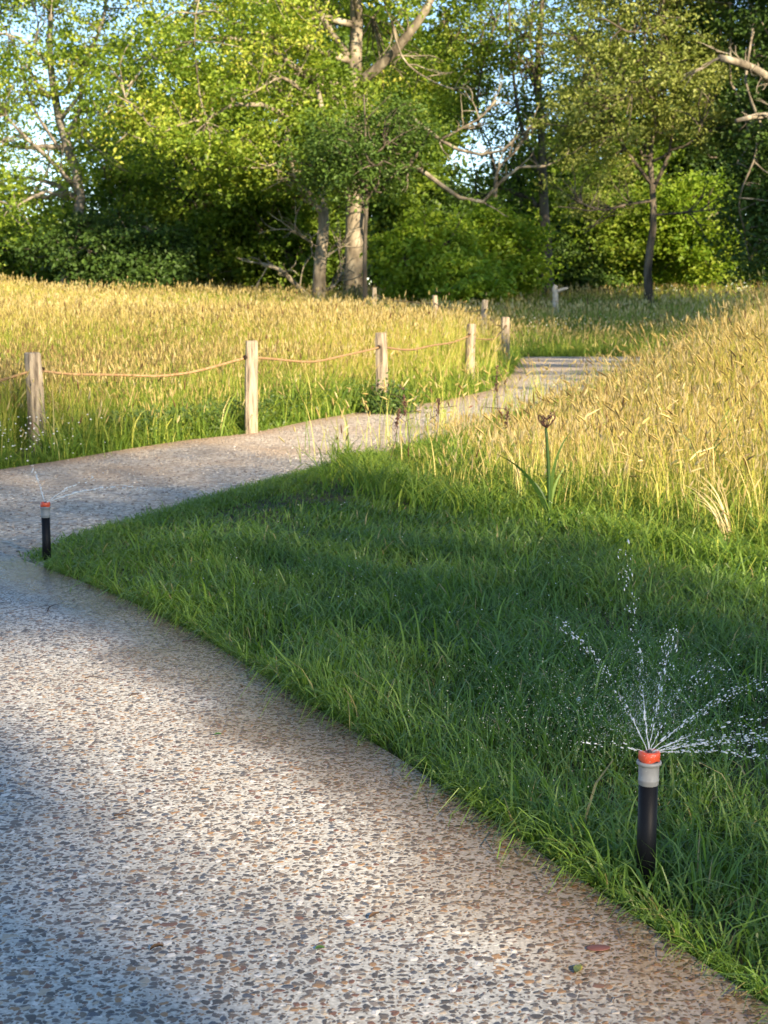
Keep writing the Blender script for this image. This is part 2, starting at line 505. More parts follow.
LEDGE = np.vstack([conc_edge, conc_tail])
conc = sheet('concrete_walk', CONC, 0.012, .09, M_conc,
             {'wet': lambda x, y: np.clip(1.0 - dist_line(x, y, LEDGE[2:]) / .32, 0, 1)}, thick=.09, box=(-2.2, 1.2, .9, 5.5))
tag(conc, 'pale exposed aggregate concrete walk set with pebbles', 'walkway', kind='structure')
pth = sheet('gravel_path', PATH, 0.003, .16, M_grav,
            {'edge': lambda x, y: np.clip(.75 - dist_line(x, y, up) / .35, 0, .75)}, box=(-4, 6, 4.5, 21))
tag(pth, 'grey brown gravel path curving away past the rope fence', 'path', kind='structure')

# ------------------------------------------------------------------ vegetation builders
def blades(x, y, z, h, w, lean, bend, seg, rnd, az=None):
    """tapered bent blades; returns verts, quads, tris, rnd, t"""
    N = len(x)
    if az is None: az = rng.uniform(0, 2 * math.pi, N)
    dx, dy = np.cos(az), np.sin(az)
    fa = az + rng.uniform(-1.2, 1.2, N) + math.pi / 2
    if N == 1: fa = fa * 0 + rng.uniform(-.4, .4)
    wx, wy = np.cos(fa), np.sin(fa)
    V = np.zeros((N, 2 * seg + 1, 3)); T = np.zeros((N, 2 * seg + 1))
    for k in range(seg + 1):
        t = k / seg
        ang = lean + bend * t * t
        # approximate arc
        r = h * t * np.sin(ang * (.45 + .55 * t))
        zz = h * t * np.cos(ang * (.45 + .55 * t))
        cx = x + dx * r; cy = y + dy * r; cz = z + zz
        ww = w * (1 - t ** 2.2) * (.75 + .25 * min(1, t * 4)) * .5
        if k < seg:
            V[:, 2 * k] = np.stack([cx - wx * ww, cy - wy * ww, cz], -1)
            V[:, 2 * k + 1] = np.stack([cx + wx * ww, cy + wy * ww, cz], -1)
            T[:, 2 * k:2 * k + 2] = t
        else:
            V[:, 2 * seg] = np.stack([cx, cy, cz], -1); T[:, 2 * seg] = 1
    base = np.arange(N)[:, None, None] * (2 * seg + 1)
    q = np.array([[2 * k, 2 * k + 1, 2 * k + 3, 2 * k + 2] for k in range(seg - 1)])[None] + base
    t3 = np.array([[2 * seg - 2, 2 * seg - 1, 2 * seg]])[None] + base
    tip = V[:, -1]; pre = (V[:, -2] + V[:, -3]) / 2
    return V.reshape(-1, 3), q.reshape(-1, 4), t3.reshape(-1, 3), np.repeat(rnd, 2 * seg + 1), T.ravel(), tip, pre

def heads(tip, dirv, L, Wd, rnd, rings=(0.0, .25, .6, 1.0), prof=(0.25, 1.0, .85, .05)):
    """spindle shaped seed heads: 4-sided, bent along dirv"""
    N = len(tip)
    d = dirv / (np.linalg.norm(dirv, axis=1, keepdims=True) + 1e-9)
    a = np.cross(d, np.array([[.3, .9, .2]])); a /= np.linalg.norm(a, axis=1, keepdims=True) + 1e-9
    b = np.cross(d, a)
    V = []
    for r, p in zip(rings, prof):
        c = tip + d * (L * (r - .15))[:, None]
        c[:, 2] -= (L * r * r * .06)
        for th in (0, 2.1, 4.2):
            V.append(c + (math.cos(th) * a + math.sin(th) * b) * (Wd * .5 * p)[:, None])
    V = np.stack(V, 1)
    nv = V.shape[1]
    base = np.arange(N)[:, None, None] * nv
    q = []
    for i in range(len(rings) - 1):
        for k in range(3):
            k2 = (k + 1) % 3
            q.append([i * 3 + k, i * 3 + k2, i * 3 + 3 + k2, i * 3 + 3 + k])
    q = np.array(q)[None] + base
    return V.reshape(-1, 3), q.reshape(-1, 4), np.repeat(rnd, nv)

def join(parts, name, mat, parent=None):
    """parts from blades()"""
    V = []; Q = []; T = []; Rr = []; TT = []; n = 0
    for p in parts:
        v, q, t, r, tt = p[:5]
        V.append(v); Q.append(q + n); T.append(t + n); Rr.append(r); TT.append(tt); n += len(v)
    return mesh_obj(name, np.vstack(V), [np.vstack(Q), np.vstack(T)], mat, parent, False, {'rnd': np.concatenate(Rr), 't': np.concatenate(TT)})

def scatter(n, y0, y1, pw, xl=-1.0, xr=1.0, marg=1.2, slope=.275):
    """random points in the wedge the view covers (plus a margin), denser near the viewer: pdf ~ y^-pw * width"""
    u = rng.uniform(0, 1, n * 3)
    yy = y0 + (y1 - y0) * u
    keep = rng.uniform(0, 1, len(yy)) < (y0 / yy) ** pw * 1.0
    yy = yy[keep][:n]
    half = slope * yy + marg
    wgt = rng.uniform(0, 1, len(yy)) < half / half.max()
    yy = yy[wgt]; half = half[wgt]
    xx = rng.uniform(xl, xr, len(yy)) * half
    return xx, yy

# ---- lawn
def lawn():
    P = []
    # near zone
    for (n, y0, y1, h0, h1, w, seg) in ((150000, 1.2, 3.3, .045, .115, .0034, 4), (130000, 3.2, 5.2, .04, .10, .0040, 3), (110000, 5.0, 8.6, .04, .11, .0055, 3)):
        x = rng.uniform(-2.9, 2.9, n); y = rng.uniform(y0, y1, n)
        k = (np.abs(x) < y * .275 + .55)
        x, y = x[k], y[k]
        k = inpoly(x, y, LAWN); x, y = x[k], y[k]
        k = dist_line(x, y, LEDGE) > .011; x, y = x[k], y[k]
        cl = vnoise(x * 2.2, y * 2.2, 3); cl2 = vnoise(x * 7, y * 7, 4)
        k = rng.uniform(0, 1, len(x)) < .72 + .28 * cl2
        x, y, cl, cl2 = x[k], y[k], cl[k], cl2[k]
        h = rng.uniform(h0, h1, len(x)) * (1 + .35 * cl + .25 * cl2) * np.where(rng.uniform(0, 1, len(x)) < .06, 1.6, 1)
        de = dist_line(x, y, lo); h *= .45 + .55 * sm(de, 0, .5)
        ww = w * rng.uniform(.6, 1.5, len(x))
        rnd = np.clip(rng.normal(.40 + .14 * cl, .20, len(x)), 0, .93)
        dead = rng.uniform(0, 1, len(x)) < .018
        rnd[dead] = 1
        az = rng.uniform(0, 6.28, len(x)) * .7 + cl * 2.0
        P.append(blades(x, y, np.full(len(x), -.012), h, ww, rng.uniform(.05, .6, len(x)), rng.uniform(.2, 1.5, len(x)), seg, rnd, az))
    # blades leaning out over the slab edge
    ts = []
    for a, b in zip(LEDGE[2:-3], LEDGE[3:-2]):
        L = np.hypot(*(b - a)); m = int(L * 1000)
        t = rng.uniform(0, 1, m)[:, None]
        nrm = np.array([(b - a)[1], -(b - a)[0]]) / L
        nrm = nrm if nrm[0] > 0 else -nrm
        ts.append(np.hstack([a + (b - a) * t + nrm * (.011 + np.abs(rng.normal(0, .018, m)))[:, None], np.full((m, 1), math.atan2(-nrm[1], -nrm[0]))]))
    e = np.vstack(ts)
    k = vnoise(e[:, 0] * 9, e[:, 1] * 9, 8) > -.35
    e = e[k]; m = len(e)
    P.append(blades(e[:, 0], e[:, 1], np.full(m, -.01), rng.uniform(.03, .085, m), rng.uniform(.002, .0042, m), rng.uniform(.1, .55, m), rng.uniform(.2, 1.2, m), 4,
                    np.clip(rng.normal(.6, .22, m), 0, 1), e[:, 2] + rng.normal(0, .9, m)))
    li = lo[5:]; L = np.hypot(*(li[1:] - li[:-1]).T); m = 26000
    i = rng.choice(len(L), m, p=L / L.sum()); q = li[i] + (li[i + 1] - li[i]) * rng.uniform(0, 1, m)[:, None] + rng.normal(0, .045, (m, 2)) + [0, .015]
    P.append(blades(q[:, 0], q[:, 1], np.full(m, -.01), rng.uniform(.02, .06, m), rng.uniform(.003, .006, m), rng.uniform(.1, .9, m), rng.uniform(.2, 1.4, m), 3, np.clip(rng.normal(.45, .2, m), 0, 1)))
    # longer strap blades, scattered tufts
    n = 2600
    x = rng.uniform(-1, 2.2, n); y = rng.uniform(1.4, 5.5, n)
    k = inpoly(x, y, LAWN) & (np.abs(x) < y * .275 + .4) & (vnoise(x * 3.1, y * 3.1, 21) > -.1); x, y = x[k], y[k]; m = len(x)
    P.append(blades(x, y, np.full(m, -.012), rng.uniform(.10, .19, m), rng.uniform(.004, .008, m), rng.uniform(.1, .7, m), rng.uniform(.3, 1.7, m), 5,
                    np.clip(rng.normal(.62, .15, m), 0, .92)))
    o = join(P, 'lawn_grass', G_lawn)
    tag(o, 'short green lawn of fine blades between the walk and the meadow', 'grass', kind='stuff')
lawn()

# ---- tall meadow grass on both sides of the path
FSIDE = np.vstack([[[-12, up[0, 1] + .6]], up])
def meadow_height(x, y):
    hr = .27 + .50 * sm(x, .8, 3.2)                       # right of the path, rising to the right
    dl = dist_line(x, y, lo[:6])
    hr = hr * (.42 + .58 * sm(dl, .1, 1.7))
    hl = .42 + .12 * sm(y, 9, 14)
    far = y > 20.5
    left = x < np.interp(y, FSIDE[:, 1][np.argsort(FSIDE[:, 1])], FSIDE[:, 0][np.argsort(FSIDE[:, 1])]) + .05
    h = np.where(left, hl, hr)
    h = np.where(far, .40 + .06 * vnoise(x, y, 30), h)
    return h, left

POSTS = [(-232, 470, .58), (38, 449, .545), (251, 433, .58), (381, 411, .58), (470, 386, .58), (505.5, 368, .585)]
def trodden(x, y):
    """bare ground kept round the foot of each post"""
    r = np.zeros(np.shape(x), bool)
    for px, py, _ in POSTS:
        a, b_ = gp(px, py)
        r |= (np.abs(x - a) < .12) & (y < b_ + .05) & (y > b_ - .7)
    a, b_ = gp(549, 518)
    r |= (np.abs(x - a + .04) < .17) & (y < b_ + .05) & (y > b_ - .8)
    return r

def ok_place(x, y, gap=.03):
    return ~(inpoly(x, y, PATH) | inpoly(x, y, CONC) | inpoly(x, y, LAWN) | trodden(x, y))

def meadow():
    stems = []; under = []; HV = []; HQ = []; HR = []; hn = 0
    zones = ((52000, 5.0, 9.5, 0.0, .0027, 5), (80000, 8.0, 15.0, .3, .0038, 4), (80000, 14.0, 26.0, .8, .0065, 3), (70000, 25.0, 46.0, 1.0, .012, 3))
    for zi, (n, y0, y1, pw, w, seg) in enumerate(zones):
        x, y = scatter(n, y0, y1, pw, marg=1.0)
        k = ok_place(x, y); x, y = x[k], y[k]
        H, left = meadow_height(x, y)
        cl = vnoise(x * 1.1, y * 1.1, 5); cl2 = vnoise(x * 3.5, y * 3.5, 6)
        H = H * (1 + .16 * vnoise(x * .8, y * .8, 77))
        dpath = np.minimum(dist_line(x, y, up), dist_line(x, y, mead))
        edge = sm(dpath, 0.0, .9)
        shrt = sm(dpath, 0, .5)
        gapn = np.where(left, 1, .45 + .55 * sm(vnoise(x * 4.2, y * 3.0, 91), -.7, .4))
        keep = rng.uniform(0, 1, len(x)) < (.30 + .70 * edge) * gapn * np.where(left | (y > 20.5), 1, .42 + .58 * sm(dist_line(x, y, lo[:6]), .2, 1.3))
        x, y, H, left, cl, cl2, edge, shrt = [a[keep] for a in (x, y, H, left, cl, cl2, edge, shrt)]
        N = len(x)
        h = H * (1.20 - .66 * rng.uniform(0, 1, N) ** 1.4) * (1 + .14 * cl + .08 * cl2) * (.62 + .38 * shrt)
        h *= np.where(rng.uniform(0, 1, N) < .04, 1.2, 1)
        dead = vnoise(x * .6, y * .6, 9)
        gold = np.where(left, .56, .45) + .24 * dead + .12 * cl2 + .14 * edge - .12
        gold = np.where(y > 21, gold - .12 * (x > 0), gold)
        rnd = np.clip(rng.normal(gold, .18, N), 0, 1)
        w_ = w * rng.uniform(.7, 1.4, N)
        B = blades(x, y, terr(x, y) - .02, h, w_, rng.uniform(0, .22, N), rng.uniform(.0, .28, N) * np.where(rng.uniform(0, 1, N) < .12, 2.6, 1), seg, rnd)
        stems.append(B)
        near_post = np.zeros(N, bool)
        # seed heads
        hk = rng.uniform(0, 1, N) < (.22 + .38 * edge) * np.where(left, 1.0, .72)
        tip, pre = B[5][hk], B[6][hk]
        m = len(tip)
        L = rng.uniform(.03, .08, m); Wd = rng.uniform(.0045, .0095, m) * (1.05, 1.3, 1.9, 2.8)[zi]
        if zi == 3: L *= 1.4
        hr = np.clip(rng.normal(.48 + .20 * dead[hk], .26, m), 0, .9)
        hr[rng.uniform(0, 1, m) < .02] = 1
        v, q, r = heads(tip, (tip - pre) / np.linalg.norm(tip - pre, axis=1, keepdims=True) + [0, 0, .9], L, Wd, hr)
        HV.append(v); HQ.append(q + hn); HR.append(r); hn += len(v)
        # leafy undergrowth, greener and lower
        x, y = scatter(int(n * .85), y0, y1, pw, marg=1.0)
        k = ok_place(x, y); x, y = x[k], y[k]
        H, left = meadow_height(x, y); N = len(x)
        dpath = np.minimum(dist_line(x, y, up), dist_line(x, y, mead))
        g = .22 + .25 * sm(dpath, .1, 1.6) + .1 * vnoise(x, y, 14)
        under.append(blades(x, y, terr(x, y) - .02, H * rng.uniform(.25, .72, N), w * 2.3 * rng.uniform(.6, 1.3, N), rng.uniform(.05, .5, N), rng.uniform(.2, 1.6, N), seg,
                            np.clip(rng.normal(g, .14, N), 0, 1)))
    # low green fringe along the path edges
    for line, n in ((up, 26000), (np.vstack([up[-1:], far_r[:1] + [0, .1]]), 22000), (mead, 14000), (lo[:6], 7000)):
        i = rng.integers(0, len(line) - 1, n * 1)
        L = np.hypot(*(line[1:] - line[:-1]).T); i = rng.choice(len(L), n, p=L / L.sum())
        t = rng.uniform(0, 1, n)[:, None]
        p = line[i] + (line[i + 1] - line[i]) * t + rng.normal(0, .16, (n, 2))
        k = ~(inpoly(p[:, 0], p[:, 1], PATH) | inpoly(p[:, 0], p[:, 1], CONC) | (trodden(p[:, 0], p[:, 1]) & (rng.uniform(0, 1, len(p)) < .8))); p = p[k]
        N = len(p); d = np.minimum(dist_line(p[:, 0], p[:, 1], line) * 3, 1)
        under.append(blades(p[:, 0], p[:, 1], terr(p[:, 0], p[:, 1]) - .02, (.06 + .2 * d) * rng.uniform(.6, 1.3, N), rng.uniform(.004, .008, N), rng.uniform(.1, .7, N), rng.uniform(.2, 1.4, N), 3,
                            np.clip(rng.normal(.2, .14, N), 0, 1)))
    # broad green blades standing among the stems
    x, y = scatter(16000, 5.3, 20, .8, marg=1.0)
    k = ok_place(x, y) & (vnoise(x * 1.4, y * 1.4, 60) > -.15); x, y = x[k], y[k]; N = len(x)
    H, left = meadow_height(x, y)
    under.append(blades(x, y, terr(x, y) - .02, H * rng.uniform(.5, .95, N), rng.uniform(.006, .011, N), rng.uniform(.05, .4, N), rng.uniform(.1, 1.3, N), 5, np.clip(rng.normal(.36, .14, N), 0, 1)))
    # loose taller clumps with drooping heads, mostly to the right
    nc = 150; cx_ = rng.uniform(.6, 5.0, nc); cy_ = rng.uniform(5.6, 16, nc)
    k = ok_place(cx_, cy_) & (cx_ < cy_ * .3 + .3) & (cx_ > cy_ * .10); cx_, cy_ = cx_[k], cy_[k]
    i = np.repeat(np.arange(len(cx_)), 26); N = len(i)
    x = cx_[i] + rng.normal(0, .05, N); y = cy_[i] + rng.normal(0, .05, N)
    Hc = (meadow_height(cx_, cy_)[0] * (1.0 + .55 * rng.uniform(0, 1, len(cx_)) ** 2))[i]; rc_ = np.clip(rng.normal(.62, .25, len(cx_)), 0, 1)[i]
    Bc = blades(x, y, terr(x, y) - .02, Hc * rng.uniform(.6, 1.0, N), np.full(N, .0048), rng.uniform(.05, .38, N), rng.uniform(.1, .9, N), 5, np.clip(rc_ + rng.normal(0, .08, N), 0, 1))
    stems.append(Bc)
    kk = rng.uniform(0, 1, N) < .6; m = kk.sum()
    v, q, r = heads(Bc[5][kk], (Bc[5] - Bc[6])[kk] / .05, rng.uniform(.035, .08, m), rng.uniform(.006, .010, m), np.clip(rc_[kk] + rng.normal(0, .15, m), 0, .95))
    HV.append(v); HQ.append(q + hn); HR.append(r); hn += len(v)
    # separate tall stalks standing clear of the rest, each with a full head
    x = rng.uniform(.3, 3.2, 1500); y = rng.uniform(5.6, 11, 1500)
    k = ok_place(x, y) & (x < y * .3 + .2) & (x > y * .09); x, y = x[k], y[k]; N = len(x)
    Hs = np.minimum(meadow_height(x, y)[0] * rng.uniform(1.1, 1.8, N), .74)
    Bs = blades(x, y, terr(x, y) - .02, Hs, np.full(N, .0042), rng.uniform(.0, .28, N), rng.uniform(.0, .5, N), 5, np.clip(rng.normal(.62, .25, N), 0, 1))
    stems.append(Bs)
    v, q, r = heads(Bs[5], (Bs[5] - Bs[6]) / .05 + [0, 0, .6], rng.uniform(.04, .085, N), rng.uniform(.007, .012, N), np.clip(rng.normal(.40, .25, N), 0, 1))
    HV.append(v); HQ.append(q + hn); HR.append(r); hn += len(v)
    # loose stalks leaning out over the right edge of the path
    n = 560; L = np.hypot(*(lo[1:7] - lo[:6]).T); i = rng.choice(6, n, p=L / L.sum())
    p = lo[i] + (lo[i + 1] - lo[i]) * rng.uniform(0, 1, n)[:, None] + np.column_stack([-np.abs(rng.normal(0, .18, n)), np.abs(rng.normal(0, .16, n))])
    N = n
    Be = blades(p[:, 0], p[:, 1], np.full(N, -.01), rng.uniform(.12, .42, N), np.full(N, .0045), rng.uniform(.0, .35, N), rng.uniform(.0, .6, N), 4, np.clip(rng.normal(.55, .25, N), 0, 1))
    stems.append(Be); kk = rng.uniform(0, 1, N) < .6; m = kk.sum()
    v, q, r = heads(Be[5][kk], (Be[5] - Be[6])[kk] / .05 + [0, 0, .6], rng.uniform(.04, .075, m), rng.uniform(.008, .013, m), np.clip(rng.normal(.5, .3, m), 0, 1))
    HV.append(v); HQ.append(q + hn); HR.append(r); hn += len(v)
    # ragged green growth behind the rope
    n = 7000; i = rng.integers(0, 9, n); t = rng.uniform(0, 1, n)[:, None]
    p = up[i] + (up[i + 1] - up[i]) * t + np.column_stack([rng.normal(0, .1, n), np.abs(rng.normal(.25, .25, n))])
    k = ok_place(p[:, 0], p[:, 1]) & (vnoise(p[:, 0] * 2.4, p[:, 1] * 2.4, 70) > .0); p = p[k]; N = len(p)
    under.append(blades(p[:, 0], p[:, 1], terr(p[:, 0], p[:, 1]) - .02, rng.uniform(.2, .44, N), rng.uniform(.006, .012, N), rng.uniform(.0, .4, N), rng.uniform(.1, 1.1, N), 5, np.clip(rng.normal(.28, .14, N), 0, 1)))
    # bleached stalks, thin and taller than the rest
    x, y = scatter(5000, 5.3, 26, .8, marg=1.0)
    k = ok_place(x, y); x, y = x[k], y[k]; N = len(x)
    H, left = meadow_height(x, y)
    stems.append(blades(x, y, terr(x, y) - .02, H * rng.uniform(.8, 1.35, N), .004 * (1 + y / 14), rng.uniform(.0, .3, N), rng.uniform(.0, .5, N), 4, np.clip(rng.normal(.95, .06, N), 0, 1)))
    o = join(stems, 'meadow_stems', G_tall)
    tag(o, 'tall upright meadow grass stems, green at the foot and straw yellow above', 'tall grass', kind='stuff')
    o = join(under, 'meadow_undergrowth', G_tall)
    tag(o, 'leafy green undergrowth low among the tall meadow grass', 'undergrowth', kind='stuff')
    o = mesh_obj('meadow_seed_heads', np.vstack(HV), [np.vstack(HQ)], G_head, None, False, {'rnd': np.concatenate(HR)})
    tag(o, 'golden seed heads topping the tall meadow grass', 'seed heads', kind='stuff')
meadow()

# ------------------------------------------------------------------ leaves and trees
def leaf_mesh(name, c, size, rnd, mat, parent, flat=.5, aspect=.6):
    """many small folded leaves at points c"""
    N = len(c)
    nrm = rng.normal(size=(N, 3)); nrm[:, 2] = np.abs(nrm[:, 2]) * (1 + flat) + .2 * flat
    nrm /= np.linalg.norm(nrm, axis=1, keepdims=True)
    a = np.cross(nrm, rng.normal(size=(N, 3))); a /= np.linalg.norm(a, axis=1, keepdims=True) + 1e-9
    b = np.cross(nrm, a)
    s = (size * rng.uniform(.6, 1.35, N))[:, None]
    off = nrm * s * .12
    V = np.stack([c - a * s * .5, c + b * s * aspect * .5 + off, c + a * s * .5, c - b * s * aspect * .5 + off], 1).reshape(-1, 3)
    i = np.arange(N)[:, None] * 4
    t = np.vstack([i + np.array([[0, 1, 2]]), i + np.array([[0, 2, 3]])])
    return mesh_obj(name, V, [t], mat, parent, False, {'rnd': np.repeat(rnd, 4)})

def wander(p0, d, L, n, wob, lift=0.0):
    """curvy polyline"""
    pts = [np.array(p0, float)]; d = np.array(d, float); d /= np.linalg.norm(d)
    for k in range(n):
        d = d + rng.normal(0, wob, 3) + np.array([0, 0, lift])
        d /= np.linalg.norm(d)
        pts.append(pts[-1] + d * L / n)
    return np.array(pts)

def resample(pts, n=12):
    pts = np.asarray(pts, float)
    d = np.concatenate([[0], np.cumsum(np.linalg.norm(np.diff(pts, axis=0), axis=1))])
    t = np.linspace(0, d[-1], n)
    # smooth by catmull-rom-ish cubic on each axis
    out = []
    for ax in range(3):
        m = np.gradient(pts[:, ax], d)
        i = np.clip(np.searchsorted(d, t, 'right') - 1, 0, len(d) - 2)
        h = d[i + 1] - d[i]; u = (t - d[i]) / h
        out.append((2 * u ** 3 - 3 * u ** 2 + 1) * pts[i, ax] + (u ** 3 - 2 * u ** 2 + u) * h * m[i] + (-2 * u ** 3 + 3 * u ** 2) * pts[i + 1, ax] + (u ** 3 - u ** 2) * h * m[i + 1])
    return np.stack(out, 1)

def make_tree(name, label, base, trunk_pts, r0, limbs, crown, bark, leafm, nclump, per, size, cat='tree', group=None, flat=.5,
              csig=.28, auto=14, top_r=.3, cut=None, lname='crown', twigs=True, rbase=.5, rspread=.16, mask=None, tw=.35, lens=(.45, 1.0), trunk_name='trunk'):
    """base: world xyz.  trunk_pts: world polyline.  limbs: list of (polyline, r0, r1).
    crown: list of ellipsoids (cx,cy,cz, rx,ry,rz) filled with branch-borne leaf clumps."""
    root = empty(name, base, label, cat, group)
    wood = Bag()
    tp = resample(trunk_pts, 14)
    tr = r0 * (1 - (1 - top_r) * np.linspace(0, 1, 14)); tr[0] *= 1.25; tr[1] *= 1.08
    wood.tube(tp, tr, 12, lump=.035)
    skel = [(tp, tr)]
    for lp, a, b in limbs:
        lp = resample(lp, 12)
        wood.tube(lp, np.linspace(a, b, 12), 7, lump=.06)
        skel.append((lp, np.linspace(a, b, 12)))
        for k in range(9):
            i = rng.integers(3, 12); d = lp[min(i, 11)] - lp[i - 1]; d = d / np.linalg.norm(d) + rng.normal(0, .55, 3) + [0, 0, .25]
            tl = rng.uniform(.35, 1.1)
            w_ = wander(lp[i], d, tl, 6, .22)
            wood.tube(w_, np.linspace(.02, .006, 7), 4, cap=False)
            w2 = wander(w_[3], d + rng.normal(0, .6, 3), tl * .5, 4, .25)
            wood.tube(w2, np.linspace(.012, .005, 5), 4, cap=False)
    cr = np.array(crown, float); auto0 = len(skel)
    nclump = int(nclump * .62); per = int(per * 2.3); csig = csig * .85; size = size * .93
    vol = cr[:, 3] * cr[:, 4] * cr[:, 5]
    # automatic limbs from the upper trunk towards crown points
    tgt = []
    for k in range(auto):
        e = cr[rng.choice(len(cr), p=vol / vol.sum())]
        v = rng.normal(size=3); v /= np.linalg.norm(v)
        tg = e[:3] + v * e[3:6] * rng.uniform(.5, .9)
        src, sr = skel[rng.integers(auto0, len(skel))] if len(skel) > auto0 and rng.uniform() < .5 else skel[0]
        cand = src[len(src) // 3:]
        i = int(np.argmin(np.linalg.norm(cand - tg, axis=1) + np.abs(cand[:, 2] - tg[2] + 1.0) * .7)) + len(src) // 3
        p0 = src[i]; mid = (p0 + tg) / 2 + rng.normal(0, .12, 3) * np.linalg.norm(tg - p0) + np.array([0, 0, .12 * np.linalg.norm(tg - p0)])
        lp = resample([p0, mid, tg], 10); lp[1:-1] += rng.normal(0, .05, (8, 3))
        ra = min(sr[i] * .6, .10)
        rr = np.linspace(ra, .018, 10)
        wood.tube(lp, rr, 6, lump=.05)
        skel.append((lp, rr))
    allp = np.vstack([s[0] for s in skel[1:]]) if len(skel) > 1 else tp
    # leaf clumps
    idx = rng.choice(len(cr), nclump, p=vol / vol.sum())
    v = rng.normal(size=(nclump, 3)); v /= np.linalg.norm(v, axis=1, keepdims=True)
    rad = rng.uniform(0.12, 1.0, nclump) ** (1 / 2.2)
    cc = cr[idx, :3] + v * rad[:, None] * cr[idx, 3:6]
    cc += rng.normal(0, .12, cc.shape) * cr[idx, 3:6]
    if cut is not None: cc = cc[cut(cc)]
    cc = cc[cc[:, 2] > terr(cc[:, 0], cc[:, 1]) + .15]
    if twigs:
        m = min(len(cc), int(150 + nclump * tw))
        for c in cc[rng.choice(len(cc), m, replace=False)]:
            i = int(np.argmin(np.linalg.norm(allp - c, axis=1)))
            L = np.linalg.norm(allp[i] - c)
            if L > 2.6: continue
            mid = (allp[i] + c) / 2 + rng.normal(0, .12 * L, 3)
            wood.tube(resample([allp[i], mid, c], 5), np.linspace(.02, .007, 5), 4, cap=False)
    wood.build(trunk_name, bark, root, off=base)
    n = len(cc)
    ci = np.repeat(np.arange(n), per)
    sg = csig * rng.uniform(.6, 1.3, n)
    pts = cc[ci] + rng.normal(size=(n * per, 3)) * sg[ci][:, None] * np.array([1, 1, .55])
    rc = rng.normal(rbase, rspread, n)
    rnd = np.clip(rc[ci] + rng.normal(0, .12, n * per), 0, 1)
    if mask is not None:
        k = mask(pts); pts = pts[k]; rnd = rnd[k]
    k = pts[:, 2] > terr(pts[:, 0], pts[:, 1]) + .05
    pts, rnd = pts[k], rnd[k]
    hi = pts[:, 2] > 9.5                      # above the picture: fewer, larger leaves
    k = ~hi | (rng.uniform(0, 1, len(pts)) < .4)
    pts, rnd, hi = pts[k], rnd[k], hi[k]
    leaf_mesh(lname, pts - np.array(base), size * np.where(hi, 1.5, 1.0), rnd, leafm, root, flat)
    return root

def A(px, py, Y): return at(px, py, Y)
def ell(px, py, Y, wpx, hpx, depth):
    c = at(px, py, Y); k = Y / FPX
    return (*c, wpx * k, depth, hpx * k)
def gb(px, Y):
    x = (px - 384) / FPX * Y * 1.01
    return np.array([x, Y, float(terr(x, Y)) - .03])

# 1 the big pale-barked tree in the middle
Yb = 38.0
b = gb(355, Yb)
make_tree('plane_tree', 'tall pale barked tree with thick trunk and spreading bare cream limbs, centre of the wood', b,
    [b, A(355, 220, Yb), A(356, 150, Yb), A(354, 80, Yb), A(357, 20, Yb), A(352, -60, Yb), A(356, -160, Yb)], .27,
    [([A(352, 120, Yb), A(330, 95, Yb - .4), A(300, 72, Yb - 1.0), A(265, 45, Yb - 1.6), A(225, 38, Yb - 2.2)], .13, .03),
     ([A(356, 85, Yb), A(378, 68, Yb - .3), A(402, 42, Yb - .7), A(428, 5, Yb - 1), A(446, -50, Yb - 1.2)], .15, .06),
     ([A(356, 130, Yb), A(335, 112, Yb - .6), A(312, 100, Yb - 1.4), A(285, 78, Yb - 2), A(255, 92, Yb - 3)], .09, .02),
     ([A(357, 100, Yb), A(392, 118, Yb - .8), A(415, 120, Yb - 2.24), A(440, 140, Yb - 2.88), A(468, 153, Yb - 3.20), A(500, 152, Yb - 3.52), A(520, 135, Yb - 3.84)], .075, .025),
     ([A(358, 150, Yb), A(390, 172, Yb - .9), A(425, 172, Yb - 2.56), A(450, 192, Yb - 2.88), A(478, 203, Yb - 3.20), A(496, 195, Yb - 3.36), A(502, 176, Yb - 3.52), A(524, 166, Yb - 3.68), A(546, 166, Yb - 3.84)], .085, .028),
     ([A(495, 197, Yb - 3.36), A(498, 170, Yb - 3.52), A(518, 148, Yb - 3.68), A(530, 128, Yb - 3.68)], .05, .015),
     ([A(440, 140, Yb - 2.88), A(462, 128, Yb - 3.04), A(480, 118, Yb - 3.04), A(496, 100, Yb - 3.20)], .035, .012),
     ([A(398, 42, Yb - .7), A(392, 22, Yb - .9), A(404, 60, Yb - .9), A(430, 80, Yb - 1), A(455, 90, Yb - 1.2)], .035, .012),
     ([A(352, 60, Yb), A(330, 30, Yb - .3), A(310, -10, Yb - .8), A(300, -50, Yb - 1)], .09, .04)],
    [ell(240, 40, Yb - 1.5, 130, 75, 2.6), ell(160, 95, Yb - 2.2, 70, 60, 2.0), ell(300, -60, Yb, 170, 90, 4.0), ell(440, -70, Yb, 90, 60, 3.5), ell(400, 90, Yb + 2.2, 60, 60, 1.2), ell(215, 130, Yb - 2.5, 95, 45, 1.6)],
    M_bark_p, L_yellow, 1300, 38, .115, csig=.36, auto=40, rbase=.45, rspread=.22, tw=.9,
    cut=lambda c: ~((np.abs(c[:, 0] - at(355, 60, Yb)[0]) < .75) & (c[:, 1] < Yb + .3)))

